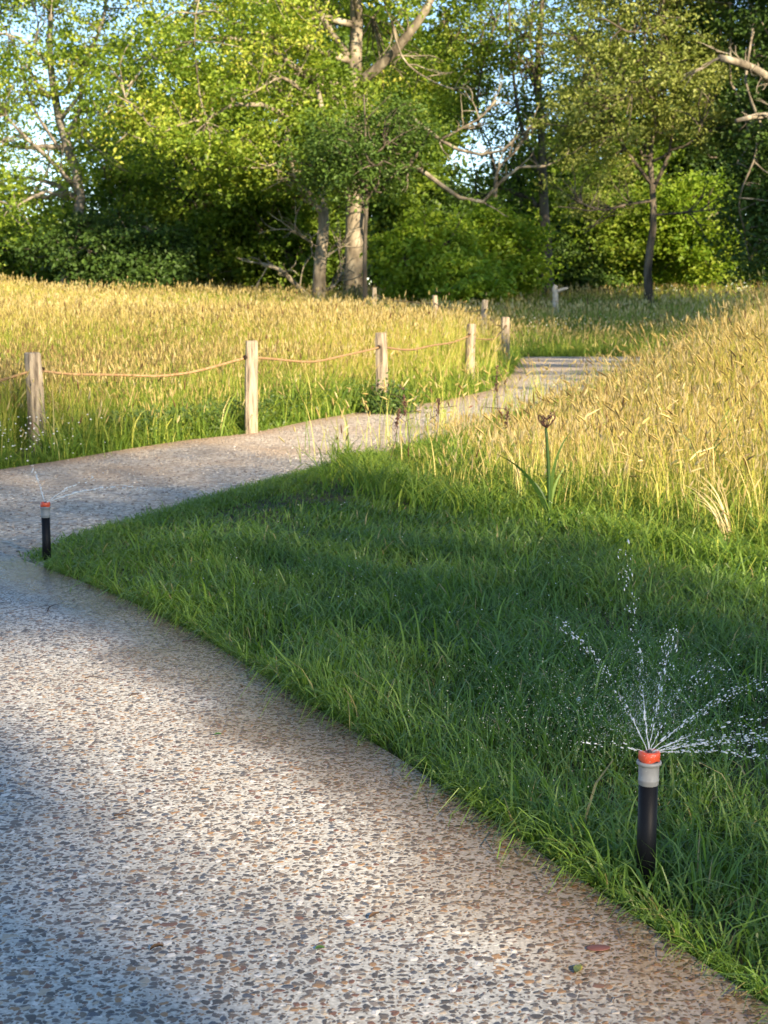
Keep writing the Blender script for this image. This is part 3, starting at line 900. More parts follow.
# 2 second pale trunk, slimmer, with a leaning stem
Y2 = 36.0
b = gb(319, Y2)
make_tree('forked_tree', 'slim pale trunk with a stem leaning left from its foot, left of the thick trunk', b,
    [b, A(321, 255, Y2), A(324, 220, Y2), A(322, 185, Y2), A(327, 140, Y2), A(318, 90, Y2)], .17,
    [([A(312, 300, Y2), A(296, 285, Y2 - .2), A(280, 270, Y2 - .4), A(262, 264, Y2 - .6)], .075, .04),
     ([A(323, 215, Y2), A(305, 190, Y2 - .3), A(293, 172, Y2 - .5), A(291, 155, Y2 - .6)], .075, .04),
     ([A(320, 250, Y2), A(307, 240, Y2 - .2), A(295, 233, Y2 - .5)], .03, .012),
     ([A(322, 292, Y2), A(335, 285, Y2 + .1), A(343, 272, Y2)], .05, .02),
     ([A(322, 262, Y2), A(333, 252, Y2), A(344, 246, Y2)], .03, .012)],
    [ell(300, 150, Y2, 70, 45, 1.6), ell(345, 110, Y2 + 1, 60, 50, 1.5), ell(230, 165, Y2, 60, 30, 1.4)],
    M_bark_p, L_mid, 230, 34, .13, auto=10, rbase=.55)

# 3 young dark tree in front of the thick trunk
Y3 = 33.0
b = gb(366, Y3)
make_tree('young_maple', 'young dark green tree on a thin dark stem, before the thick pale trunk', b,
    [b, A(365, 240, Y3), A(367, 200, Y3), A(366, 150, Y3), A(364, 95, Y3)], .055, [],
    [ell(360, 170, Y3, 60, 36, 1.2), ell(335, 150, Y3, 44, 32, 1.1), ell(395, 130, Y3 + .4, 32, 40, .9)],
    M_bark_d, L_dark, 230, 34, .10, auto=12, rbase=.65, flat=1.2)

# 4 airy pale tree on the left
Y4 = 40.0
b = gb(70, Y4)
make_tree('airy_tree', 'airy yellow green tree with sky showing through, far left of the wood', b,
    [b, A(76, 230, Y4), A(80, 190, Y4), A(62, 130, Y4), A(50, 60, Y4), A(56, -40, Y4)], .17,
    [([A(80, 195, Y4), A(64, 175, Y4 - .3), A(45, 155, Y4 - .6), A(28, 140, Y4 - 1), A(5, 115, Y4 - 1)], .08, .03),
     ([A(66, 140, Y4), A(80, 110, Y4), A(82, 70, Y4 - .4), A(100, 30, Y4 - .5), A(110, -20, Y4)], .07, .03),
     ([A(60, 150, Y4), A(30, 100, Y4), A(20, 60, Y4), A(0, 20, Y4)], .05, .02),
     ([A(50, 100, Y4), A(30, 70, Y4), A(38, 20, Y4), A(20, -20, Y4)], .05, .02)],
    [ell(30, 30, Y4, 130, 60, 2.5), ell(-20, 170, Y4, 50, 90, 2.2), ell(110, 70, Y4, 60, 70, 2.0), ell(60, -60, Y4, 150, 60, 3), ell(30, 210, Y4, 45, 45, 1.8), ell(120, 160, Y4, 50, 30, 1.8), ell(20, 110, Y4, 90, 60, 1.8)],
    M_bark_g, L_yellow, 1150, 28, .115, auto=26, rbase=.38, rspread=.2)

# 5 dark evergreens beneath
dk = [(110, 39.0, 80, 34, 250, L_dark), (170, 41.5, 70, 75, 225, L_mid), (235, 43, 80, 85, 215, L_mid), (30, 43, 60, 40, 258, L_mid), (300, 42, 60, 80, 220, L_mid)]
names = ['low leafy shrub tree below the airy tree, darkest of its row', 'leafy shrub tree, left one of the pair under the golden canopy',
         'leafy shrub tree, right one of the pair under the golden canopy', 'small green bush at the far left edge of the wood', 'dense shrub tree right behind the slim pale trunk']
for (px, Y, wpx, hpx, cy, lm), lb in zip(dk, names):
    b = gb(px, Y)
    make_tree('shrub_tree', lb, b, [b, A(px + 3, 260, Y), A(px - 2, cy, Y), A(px, cy - hpx * .6, Y)], .10, [],
        [ell(px, cy, Y, wpx, hpx, 1.6), ell(px + 20, cy + 35, Y - .6, wpx * .7, 35, 1.4)], M_bark_d, lm, 430, 40, .14, group='shrub trees under the tall canopy', auto=12, rbase=.35)

# 6 bright sunlit bush right of centre
for px, cy, w, h, Y, lb in ((432, 262, 52, 48, 34.5, 'rounded bright green bush catching the sun, nearest right of the thick trunk'),
                            (500, 252, 48, 44, 36.0, 'bright green bush under the curved bare branch'),
                            (470, 285, 36, 24, 33.0, 'small low bright green bush behind the far fence posts')):
    b = gb(px, Y)
    make_tree('green_bush', lb, b, [b, A(px + 2, cy + 15, Y), A(px, cy - h * .4, Y)], .06, [],
        [ell(px, cy, Y, w, h, 1.1), ell(px - 18, cy + 12, Y - .5, w * .6, h * .6, .8)], M_bark_d, L_bright, 260 if h > 30 else 110, 44, .13, cat='bush', group='sunlit bushes along the wood edge', auto=10, rbase=.55, csig=.24)

# 7 tall tree with dark trunk, sky gaps
Y7 = 40.0
b = gb(545, Y7)
make_tree('tall_ash', 'tall thin crowned tree on a dark mottled trunk, right of the curved branch', b,
    [b, A(546, 235, Y7), A(543, 190, Y7), A(542, 140, Y7), A(538, 70, Y7), A(545, -30, Y7)], .16,
    [([A(543, 180, Y7), A(520, 120, Y7 - .3), A(512, 60, Y7 - .5), A(508, -20, Y7 - .5)], .06, .02),
     ([A(543, 170, Y7), A(570, 120, Y7), A(585, 70, Y7), A(590, 0, Y7)], .06, .02),
     ([A(540, 150, Y7), A(536, 90, Y7 - .4), A(530, 40, Y7 - .5), A(536, -20, Y7)], .05, .02)],
    [ell(530, 30, Y7, 85, 75, 2.2), ell(470, 40, Y7, 50, 60, 1.8), ell(555, 130, Y7, 55, 50, 1.8), ell(540, -70, Y7, 110, 50, 2.5), ell(500, 190, Y7 + 1, 50, 40, 1.5), ell(490, 110, Y7 + 1, 70, 60, 1.5)],
    M_bark_d, L_mid, 900, 26, .105, auto=34, tw=.7, rbase=.55, rspread=.22)

# 8 grey-green tree on a leaning slender trunk
Y8 = 34.0
b = gb(645, Y8)
make_tree('leaning_tree', 'grey green tree with slender leaning trunk, before the bright bushes on the right', b,
    [b, A(648, 262, Y8), A(653, 230, Y8), A(653, 195, Y8), A(650, 150, Y8), A(665, 90, Y8), A(668, 30, Y8)], .10,
    [([A(653, 200, Y8), A(625, 205, Y8 - .3), A(600, 210, Y8 - .5), A(575, 200, Y8 - .6)], .04, .012),
     ([A(653, 190, Y8), A(670, 150, Y8), A(672, 100, Y8), A(682, 40, Y8)], .05, .02),
     ([A(652, 185, Y8), A(620, 140, Y8 - .3), A(600, 80, Y8 - .5), A(580, 40, Y8)], .05, .015),
     ([A(655, 215, Y8), A(690, 212, Y8), A(725, 208, Y8)], .03, .01)],
    [ell(640, 60, Y8, 96, 70, 2.0), ell(600, 120, Y8, 62, 50, 1.6), ell(690, 130, Y8, 45, 40, 1.5), ell(640, -40, Y8, 100, 50, 2.4), ell(590, 185, Y8, 45, 32, 1.2)],
    M_bark_d, L_grey, 760, 42, .095, auto=34, tw=.7, rbase=.5, rspread=.18)

# 9 bright bushes behind it
for px, cy, w, h, Y, lm, lb in ((620, 240, 50, 48, 42.0, L_mid, 'mid green bush directly left of the leaning slender trunk'),
                            (690, 232, 46, 52, 41.0, L_bright, 'bright green bush right of the leaning slender trunk'),
                            (580, 262, 45, 34, 42.5, L_dark, 'dark bush between the mottled trunk and the leaning trunk')):
    b = gb(px, Y)
    make_tree('green_bush', lb, b, [b, A(px + 2, cy + 15, Y), A(px, cy - h * .4, Y)], .06, [],
        [ell(px, cy, Y, w, h, 1.3), ell(px + 14, cy + 18, Y - .6, w * .7, h * .5, 1.0)], M_bark_d, lm, 330, 42, .14, cat='bush', group='bushes behind the leaning tree', auto=10, rbase=.55)

# 10 dark tree at the right edge with two pale bare boughs
Y10 = 33.0
b = gb(800, Y10)
make_tree('dark_yew', 'dark tree at the right edge with two cut pale boughs', b,
    [b, A(803, 230, Y10), A(798, 150, Y10), A(800, 60, Y10), A(795, -40, Y10)], .22,
    [([A(800, 90, Y10), A(772, 80, Y10 - .9), A(752, 68, Y10 - 1.7), A(736, 62, Y10 - 2.1), A(719, 58, Y10 - 2.3)], .12, .07),
     ([A(800, 140, Y10), A(780, 118, Y10 - 1.2), A(757, 116, Y10 - 1.9), A(736, 121, Y10 - 2.1)], .08, .05)],
    [ell(800, 150, Y10, 75, 115, 1.8), ell(770, 230, Y10 - .2, 50, 52, 1.4), ell(745, 20, Y10 + 1, 60, 45, 1.6), ell(800, -60, Y10, 90, 60, 2.5)],
    M_bark_p, L_dark, 800, 44, .12, auto=18, rbase=.5, lens=(.4, 1))

# 11 wood behind: closes the view with separate darker trees, sky still showing between the tops
back = [(-50, 52, 80, 60, 215, L_mid), (130, 54, 80, 90, 190, L_mid), (205, 50, 85, 120, 150, L_mid), (290, 52, 80, 120, 130, L_dark), (375, 50, 70, 110, 150, L_mid), (420, 54, 60, 60, 100, L_mid),
        (450, 52, 55, 60, 235, L_dark), (540, 53, 60, 70, 225, L_dark), (610, 50, 70, 120, 150, L_mid), (680, 52, 70, 130, 110, L_mid), (750, 50, 70, 130, 100, L_dark), (820, 50, 80, 130, 100, L_dark), (330, 55, 120, 60, 20, L_mid)]
blab = ['behind the left edge', 'behind the airy tree', 'behind the leafy shrub pair', 'behind the slim pale trunk', 'behind the thick pale trunk', 'with a high crown just right of the thick trunk',
        'behind the rounded bright bush', 'behind the mottled trunk', 'left behind the leaning tree', 'right behind the leaning tree', 'behind the two cut boughs', 'outermost behind the right edge', 'with the tallest crown, above the middle of the wood']
for (px, Y, wpx, hpx, cy, lm), w_ in zip(back, blab):
    b = gb(px, Y)
    make_tree('woodland_tree', ('dark' if lm is L_dark else 'green') + ' background tree ' + w_, b,
        [b, A(px + 4, 230, Y), A(px - 3, cy, Y), A(px, cy - hpx * .7, Y)], .16, [],
        [ell(px, cy, Y, wpx, hpx, 2.0), ell(px - 15, min(cy + 60, 245), Y - .8, wpx * .8, 45, 1.8)], M_bark_d, lm, 430, 30, .21, group='background trees of the wood', auto=10, rbase=.35, csig=.42, twigs=False)

# low hedge-like understorey trees far behind, keeps the horizon leafy
UL = ['outside the left edge', 'at the left edge', 'under the airy tree', 'left below the golden canopy', 'mid below the golden canopy', 'right below the golden canopy', 'beside the slim pale trunk', 'behind the thick pale trunk', 'behind the rounded bright bush', 'behind the curved branch', 'beside the mottled trunk', 'left of the leaning trunk', 'right of the leaning trunk', 'below the cut boughs', 'at the right edge']
for k, px in enumerate(range(-40, 830, 62)):
    Y = 47 + (k % 3) * 1.5
    b = gb(px, Y)
    if k in (): continue
    make_tree('understorey_bush', 'dim understorey bush deep in the wood, ' + UL[k], b, [b, A(px, 270, Y), A(px + 3, 245, Y)], .05, [],
        [ell(px, 262, Y, 44, 36, 1.2)], M_bark_d, L_dark if k % 3 else L_mid, 130, 34, .19, cat='bush', group='understorey bushes deep in the wood', auto=5, rbase=.5, csig=.34, twigs=False)

# ------------------------------------------------------------------ trees outside the picture that shade the lawn and far grass
sh = np.array([math.sin(SUN_AZ), -math.cos(SUN_AZ)])
perp = np.array([math.cos(SUN_AZ), math.sin(SUN_AZ)])
def shadow_of(p):
    t = p[:, 2] / math.tan(SUN_EL)
    return p[:, 0] - sh[0] * t, p[:, 1] - sh[1] * t
def gap_mask(p):
    """unseen crown shaped for its shadow: leaves dropped to light the meadow and a strip of walk"""
    X, Y = shadow_of(p)
    u = X * perp[0] + Y * perp[1]
    v = X * sh[0] + Y * sh[1]          # towards the sun
    wv = .09 * vnoise(X * 2.0, Y * 2.0, 40)
    lit = sm(u + wv + .45 * sm(X, 0, 1.2), 2.95, 3.95)
    streak = sm(u + wv, .58, .92) * (1 - sm(u + wv, 1.32, 1.50)) * (1 - sm(Y, 3.6, 4.8))
    dap = .45 * sm(vnoise(X * 2.6, Y * 2.6, 41) + .2 * vnoise(X * 9, Y * 9, 42), .45, .9)
    lit = np.maximum(lit, np.maximum(streak, dap))
    lit = np.maximum(lit, .52 * sm(u, 1.2, 1.7))        # more leaves dropped here to make the shade on the lawn lighter
    return rng.uniform(0, 1, len(X)) > lit
def far_mask(p):
    X, Y = shadow_of(p)
    lit = 1 - sm(Y + .5 * vnoise(X, Y, 44), 20.0, 21.6) * (1 - .5 * sm(vnoise(X * .8, Y * .5, 45), .3, .8))
    band = (X > .6) & (Y > 13.2) & (Y < 20.6) & (dist_line(X, Y, lo[:6]) < 3.2)
    stripes = sm(np.sin(Y * 5.2 + 1.5 * vnoise(X, Y, 47)), -.2, .5) * .97 + .03  # unseen crown culled in rows to cast striped shade on the far path
    lit = np.where(band, np.minimum(lit, stripes), lit)
    return rng.uniform(0, 1, len(X)) > lit
def crown_for(P0, t, ru, rv, rz):
    q = np.array([P0[0] + sh[0] * t, P0[1] + sh[1] * t, t * math.tan(SUN_EL)])
    return (*q, ru, rv, rz)
c1 = crown_for((-.7, 3.6), 27, 4.2, 3.4, 2.6); c1b = crown_for((-2.6, 6.5), 27, 3.0, 2.6, 2.0); c1c = crown_for((1.2, 1.0), 26, 3.0, 3.0, 1.8)
b = np.array([c1[0] + perp[0] * 1.1, c1[1] + perp[1] * 1.1, 0.0])
make_tree('shade_tree', 'broad tree outside the picture behind the viewer shading the lawn', b,
    [b, b + [0.1, .1, 3], b + [-.1, .2, 6], b + [0, 0, 10]], .3, [], [c1, c1b, c1c], M_bark_g, L_mid, 880, 34, .15, auto=3, mask=gap_mask, csig=.35, twigs=False, group='shade trees outside the picture')
c2 = crown_for((7.5, 30), 24, 4.5, 4.5, 3.6); c3 = crown_for((3.3, 32), 26, 4.6, 4.6, 3.8); c4 = crown_for((6.5, 25), 24, 4.6, 4.6, 3.2); c5 = crown_for((3.6, 17.3), 24, 3.4, 3.0, 1.9)
b = np.array([c2[0], c2[1], 0.0])
make_tree('shade_tree', 'broad tree outside the picture on the right shading the far grass', b,
    [b, b + [0.1, .1, 3], b + [-.1, .2, 6], b + [0, 0, 9]], .3, [], [c2, c3, c4, c5], M_bark_g, L_mid, 2700, 30, .18, auto=10, mask=far_mask, csig=.4, twigs=False, group='shade trees outside the picture')

# ------------------------------------------------------------------ rope fence
fp = [np.array([*gp(px, py), 0.0]) for px, py, h in POSTS]
fh = [h for _, _, h in POSTS]
more = [(484, 21.0), (434, 25.0), (375, 29.0)]
for px, Y in more:
    x = (px - 384) / FPX * Y; fp.append(np.array([x, Y, float(terr(x, Y))])); fh.append(.76)
fence = empty('rope_fence', (*fp[2][:2], 0), 'low fence of pale round wooden posts strung with rope along the gravel path', 'fence')
foff = np.array(fence.location)
tops = []
for i, (p, h) in enumerate(zip(fp, fh)):
    B = Bag()
    n = 9; sides = 14
    prof = np.linspace(0, 1, n)
    r = .047 - .004 * prof
    if i == 1: r = r * 1.08
    if i == 5: r = r * 1.2
    th = np.arange(sides) * 2 * math.pi / sides
    sq = 1 + .07 * np.cos(4 * (th - .5 - i)) + rng.normal(0, .018, sides)
    bow = np.array([rng.normal(0, .008), rng.normal(0, .006)])
    lean = np.array([-.012 if i == 1 else rng.normal(0, .006), rng.normal(0, .01)])
    V = []
    for t, rr in zip(prof, r):
        rk = rr * sq * (1 + rng.normal(0, .012, sides))
        if t == 1: rk = rk * .96
        c = bow * math.sin(t * math.pi) + lean * t
        V.append(np.stack([c[0] + rk * np.cos(th), c[1] + rk * np.sin(th), np.full(sides, -.06 + (h + .06) * t)], 1))
    ztop = h
    V.append(np.stack([lean[0] + .8 * r[-1] * sq * np.cos(th), lean[1] + .8 * r[-1] * sq * np.sin(th), np.full(sides, h + .005)], 1))
    V = np.vstack(V)
    k = np.arange(n)[:, None] * sides; j = np.arange(sides)[None]; j2 = (j + 1) % sides
    q = np.stack([k + j, k + j2, k + sides + j2, k + sides + j], -1).reshape(-1, 4)
    V = np.vstack([V, [[lean[0], lean[1], h + .006]]])
    c = len(V) - 1
    t3 = np.stack([n * sides + np.arange(sides), n * sides + (np.arange(sides) + 1) % sides, np.full(sides, c)], 1)
    B.add(V + p - foff, q, t3)
    po = B.build('post', M_wood, fence, smooth=False)
    if i == 1: tag(po, label='greyer knotted post, leftmost in view')
    hz = h * .83
    tops.append(p + [0, 0, hz])
    # dark disc for each rope hole, the shade inside put into its colour
    dirc = (fp[min(i + 1, len(fp) - 1)] - fp[max(i - 1, 0)]); dirc[2] = 0; dirc /= np.linalg.norm(dirc)
    for s in (-1, 1):
        H = Bag()
        c0 = p + [0, 0, hz] + dirc * s * .041
        H.tube([c0 - foff, c0 + dirc * s * .010 - foff], [.014, .014], 12)
        H.build('rope_hole_shade', M_hole_shade, po)
for i in range(len(tops) - 1):
    a, c = tops[i], tops[i + 1]
    L = np.linalg.norm(c - a); n = 40
    t = np.linspace(0, 1, n)[:, None]
    pts = a + (c - a) * t
    sag = (.10, .075, .055, .06, .10, .07, .06, .05)[i]
    pts[:, 2] -= sag * 4 * t[:, 0] * (1 - t[:, 0]) + .012 * np.sin(t[:, 0] * 9 + i * 2) * np.sin(t[:, 0] * math.pi)
    pts[:, 0] += .006 * np.sin(t[:, 0] * 17 + i)
    B = Bag(); B.tube(pts - foff, .0078, 8, lump=.05)
    B.build('rope', M_rope, fence)

# ------------------------------------------------------------------ sprinklers
def sprinkler(base, H, label, rot, tiltx=0.0):
    root = empty('pop_up_sprinkler', (base[0], base[1], 0.0), label, 'sprinkler', 'pop-up lawn sprinklers')
    root.rotation_euler = (0, tiltx, rot)
    r = .0145
    hb = H - .052
    B = Bag(); B.lathe([(0, -.03), (r * 1.0, -.03), (r * 1.0, hb), (0, hb)]); B.build('riser', M_pipe, root)
    B = Bag(); B.lathe([(r * 1.0, hb), (r * 1.06, hb + .001), (r * 1.055, hb + .006), (r * 1.09, hb + .007), (r * 1.09, hb + .009), (r * 1.055, hb + .010), (r * 1.07, H - .024), (r * 1.12, H - .0215), (r * 1.28, H - .020), (r * 1.30, H - .018), (r * 1.26, H - .0155), (r * 1.0, H - .015), (r * .9, H - .018), (0, H - .018)])
    B.build('collar', M_collar, root)
    # nozzle: black core, red crown with a notch
    N = Bag(); N.lathe([(r * 1.02, H - .018), (r * 1.05, H - .010), (r * .95, H - .008), (0, H - .008)])
    N.build('nozzle', M_blackp, root)
    D = Bag()
    n = 40
    th = np.linspace(0, 2 * math.pi, n, endpoint=False)
    ring = []
    for k, a in enumerate(th):
        notch = 1.0 - .55 * math.exp(-((a - math.pi * .45) / .5) ** 2)
        zt = H - .008 + .008 * notch
        zb = H - .016 + .002 * math.sin(3 * a)
        prof = [(r * .98, zb), (r * 1.12, zb + .002), (r * 1.12, zt - .002), (r * 1.02, zt), (r * .62, zt - .0005), (r * .55, zt - .003), (r * .5, H - .008)]
        ring.append([(p * math.cos(a), p * math.sin(a), z) for p, z in prof])
    ring = np.array(ring); m = ring.shape[1]
    kk = np.arange(n)[:, None] * m; k2 = ((np.arange(n) + 1) % n)[:, None] * m; j = np.arange(m - 1)[None]
    D.add(ring.reshape(-1, 3), np.stack([kk + j, k2 + j, k2 + j + 1, kk + j + 1], -1).reshape(-1, 4))
    D.build('nozzle_cap', M_red, root)
    N = Bag(); N.lathe([(r * .2, H - .008), (r * .26, H + .000), (r * .2, H + .001), (0, H + .001)]); N.build('adjusting_screw', M_blackp, root)
    return root
s1 = gp(645, 889); s2 = gp(47, 561)
H1 = .9 - 0; H1 = .178
def height_at(base, pxtop, pytop):
    d = ray(pxtop, pytop); t = base[1] / d[1]; return CAMH + d[2] * t
H1 = height_at(s1, 647, 751); H2 = height_at(s2, 47, 502)
print('sprinkler heights', H1, H2, s1, s2)
sprinkler(s1, H1, 'black pop-up sprinkler with orange-red cap fanning water, nearest in the lawn', .6, R(.4))
sprinkler(s2, H2, 'small distant black pop-up sprinkler at the corner of walk and gravel path', 2.2, R(-.3))

def jets(top, specs, name, label, seed, mist, rscale=1.0):
    """each jet: direction azimuth, elevation, speed -> ballistic arc broken into drops"""
    r = np.random.default_rng(seed)
    B = Bag()
    for (az, el, speed, tmax, dens, spread) in specs:
        v = np.array([math.sin(az) * math.cos(el), math.cos(az) * math.cos(el), math.sin(el)]) * speed
        t = 0.0
        # unbroken thread near the nozzle
        tt = np.linspace(0.002, r.uniform(.015, .035), 8)
        thr = top + v * tt[:, None] + np.array([0, 0, -4.9]) * (tt ** 2)[:, None]
        B.tube(thr + r.normal(0, .0006, thr.shape), np.linspace(.0007, .0004, 8) * rscale * r.uniform(.6, 1.3, 8), 5)
        t = .012
        while t < tmax:
            t += r.exponential(.0011) * (1 + t * 5) / dens
            p = top + v * t + np.array([0, 0, -4.9]) * t * t + r.normal(0, spread * t, 3)
            if p[2] < .02: break
            s = abs(r.normal(.00045, .0003)) * rscale + .0002
            st = 1 + 1.4 * r.random()
            vel = v + np.array([0, 0, -9.8 * t]); vel /= np.linalg.norm(vel)
            n0 = len(B.v); B.blob((0, 0, 0), s)
            q = B.v[n0]; along = q @ vel
            B.v[n0] = q + np.outer(along, vel) * (st * r.random() ** 2 * 2.2) + p
    for _ in range(mist):
        az = r.uniform(0, 2 * math.pi); ra = abs(r.normal(0, .16)); p = top + np.array([math.sin(az) * ra, math.cos(az) * ra + .08, abs(r.normal(.05, .05))])
        B.blob(p, r.uniform(.00012, .0005) * rscale, (1, 1, 1.4))
    o = B.build(name, M_water)
    return tag(o, label, 'water', kind='stuff')
T1 = np.array([s1[0], s1[1], H1 - .004])
jets(T1, [(R(-30), R(50), 2.3, .16, 1.4, .05), (R(-6), R(66), 2.7, .175, 1.5, .05), (R(25), R(60), 2.1, .14, 1.4, .07),
          (R(45), R(50), 1.9, .15, 1.0, .10), (R(62), R(33), 2.4, .17, 2.4, .06), (R(75), R(22), 2.4, .17, 1.4, .07), (R(84), R(12), 2.6, .17, 3.0, .05), (R(92), R(7), 2.5, .17, 3.2, .05),
          (R(80), R(16), 2.3, .17, 1.6, .09), (R(-80), R(18), 1.6, .07, .5, .08)],
     'water_spray', 'fanned jets of water drops thrown up by the near sprinkler', 5, 4200)
T2 = np.array([s2[0], s2[1], H2 - .004])
jets(T2, [(R(80), R(22), 2.6, .14, 2.2, .03), (R(-40), R(60), 2.0, .08, 1.2, .05), (R(70), R(35), 2.4, .10, .8, .06)],
     'water_spray', 'thin faint jet of water from the distant sprinkler', 6, 60, 2.2)

# ------------------------------------------------------------------ plants that stand out
def strap(B_, base, az, L, w, lean, bend, rnd, seg=10):
    x, y, z = base
    return blades(np.array([x]), np.array([y]), np.array([z]), np.array([L]), np.array([w]), np.array([lean]), np.array([bend]), seg, np.array([rnd]), np.array([az]))

def agapanthus():
    bx, by = gp(549, 518)
    base = np.array([bx, by, 0.0])
    k = by / FPX
    root = empty('agapanthus_plant', base, 'lone agapanthus with dark stalk, curled dry flower head and strap leaves, at the meadow edge', 'plant')
    B = Bag()
    top = at(546, 428, by) - base
    B.tube(resample([[0, 0, 0], [-.004, 0, top[2] * .5], top], 10), np.linspace(.0085, .0055, 10), 8)
    B.build('stalk', M_strap, root)
    F = Bag(); r = np.random.default_rng(4)
    for i in range(16):
        az = i * 2.4; Ld = .012 + .036 * r.random()
        d = np.array([math.cos(az) * .8, math.sin(az) * .8, .7])
        c_ = Ld * r.uniform(.1, .5)
        p = [top, top + d * Ld * .6, top + d * Ld + [0, 0, .012], top + d * (Ld * .9) + [0, 0, .012 + c_], top + d * (Ld * .5) + [0, 0, .012 + c_ * 1.3]]
        F.tube(resample(p, 12), .0017, 5)
        F.blob(p[-1], .0035, (1.3, 1, 1))
    F.build('flower_head', M_seedhead, root)
    for az, L, w, le, be, rn in ((math.pi, .36, .024, .62, .12, .0), (math.pi * .97, .26, .015, .38, .4, .0), (.1, .38, .017, .05, .22, .4), (.6, .26, .013, .25, .25, .9), (2.5, .2, .013, .3, .5, .5)):
        p = strap(None, (0, 0, 0), az, L, w, le, be, rn)
        join([p], 'strap_leaf', M_strap, root)
agapanthus()

def strap_tuft(px, py, n, L, label, name='strap_tuft', dry=False, azs=None, h=.25, cat='plant'):
    bx, by = gp(px, py)
    root_b = (bx, by, 0.0)
    root = empty(name, root_b, label, cat)
    r = np.random.default_rng(int(px))
    for i in range(n):
        az = azs[i % len(azs)] + r.normal(0, .25) if azs else r.uniform(0, 6.28)
        p = strap(None, (r.normal(0, .01), r.normal(0, .01), 0), az, L * r.uniform(.7, 1.2), .009 if not dry else .004, r.uniform(.1, .6), r.uniform(.1, .9), r.random())
        join([p], 'leaf', M_straw if dry else M_strap, root)
strap_tuft(522, 470, 6, .34, 'tuft of long green leaves left of the agapanthus', azs=[math.pi, 2.6, .5])
strap_tuft(728, 548, 14, .32, 'bleached bunch of dry straw leaning left at the foot of the right meadow', 'dry_tuft', True, azs=[math.pi * .9, 2.2, 2.7])
strap_tuft(700, 500, 5, .50, 'coarse green tuft with broad blades in the right meadow', azs=[0, .4, 2.9])

def seed_stalk(px, py, hpx, label, arms=5):
    bx, by = gp(px, py); base = np.array([bx, by, 0.0])
    root = empty('seed_stalk', base, label, 'plant', 'dark seeding stalks at the path edge')
    B = Bag(); r = np.random.default_rng(px)
    H = hpx * by / FPX
    top = np.array([r.normal(0, .05), r.normal(0, .03), H])
    B.tube(resample([[0, 0, 0], top * .5 + [.01, 0, 0], top], 8), np.linspace(.002, .0012, 8), 5)
    for i in range(arms):
        z = H * (.55 + .42 * i / arms); p0 = top * z / H
        B.tube(resample([p0, p0 + [r.normal(0, .03), r.normal(0, .02), .03], p0 + [r.normal(0, .05), r.normal(0, .02), .055]], 5), .0015, 4)
    B.build('stem', M_twig, root)
    F = Bag()
    for i in range(34):
        t = r.uniform(.72, 1.03); F.blob(top * t + r.normal(0, .005, 3), r.uniform(.0022, .0045), (1, 1, 1.9))
    F.build('seed_cluster', M_seedhead, root)
sts = ['rust brown seed stalk over the gravel, leftmost of the cluster', 'rust brown seed stalk, second of the cluster by the gravel', 'tall rust brown seed stalk before the fourth post', 'rust brown seed stalk between the fourth and fifth posts',
       'rust brown seed stalk left of the agapanthus head', 'rust brown seed stalk in the middle of the right meadow']
for (px, py, hp), lb in zip(((388, 468, 58), (409, 466, 70), (432, 458, 60), (494, 448, 80), (503, 470, 60), (703, 500, 60)), sts):
    seed_stalk(px, py, hp, lb)

# leaning dry stem over gravel at left of lawn meadow corner
def dark_shrub():
    px, py = 387, 413
    bx, by = gp(px, py); base = np.array([bx, by, 0.0])
    root = empty('dock_clump', base, 'dark leafy clump hiding the foot of the third fence post', 'plant')
    n = 1500; r = rng
    v = r.normal(size=(n, 3)); v[:, 2] = np.abs(v[:, 2])
    pts = v * np.array([.10, .10, .085])
    leaf_mesh('foliage', pts, .035, np.clip(r.normal(.5, .25, n), 0, 1), L_dark, root, .2, .5)
    B = Bag()
    for i in range(9):
        d = r.normal(size=3); d[2] = abs(d[2]) * 1.2 + .4; d /= np.linalg.norm(d)
        B.tube(resample([[0, 0, -.01], d * .12, d * .22 + [0, 0, -.01]], 6), .0022, 4)
        B.blob(d * .22, .008, (1, 1, 2))
    B.build('stem', M_twig, root)
dark_shrub()

# broad-leaved low weeds along the fence foot (white-flecked patch at left)
def weed_bank():
    n = 9000
    i = rng.integers(0, 7, n); t = rng.uniform(0, 1, n)[:, None]
    p = up[i] + (up[i + 1] - up[i]) * t + rng.normal(0, .22, (n, 2)) + [0, .18]
    k = ~(inpoly(p[:, 0], p[:, 1], PATH) | trodden(p[:, 0], p[:, 1])); p = p[k]
    p = p[vnoise(p[:, 0] * 2, p[:, 1] * 2, 50) > -.1]
    z = rng.uniform(0.01, .2, len(p))
    leaf_mesh('bank_weeds', np.column_stack([p, z]), .03, rng.uniform(0, 1, len(p)), G_weed, None, .3, .5)
    tag(bpy.data.objects['bank_weeds'], 'broad leaved weeds along the foot of the fence', 'weeds', kind='stuff')
    B = Bag()
    for j in range(150):
        a = rng.uniform(0, 1); q = up[0] + (up[2] - up[0]) * a
        B.blob([q[0] + rng.normal(0, .2) - .1, q[1] + abs(rng.normal(.1, .18)) + .05, rng.uniform(.04, .24)], rng.uniform(.003, .006), (1, 1, .6))
    for j in range(90):
        xx = rng.uniform(2.0, 5.0); yy = rng.uniform(21.3, 24)
        B.blob([xx, yy, float(terr(xx, yy)) + rng.uniform(.25, .5)], rng.uniform(.005, .009), (1, 1, .6))
    for j in range(70):
        q = gp(rng.uniform(200, 600), rng.uniform(520, 640))
        B.blob([*q, rng.uniform(.05, .085)], rng.uniform(.0012, .0022), (1, 1, .6))
    tag(B.build('small_white_flowers', M_white), 'tiny scattered white flowers in the grass', 'flowers', kind='stuff')
weed_bank()

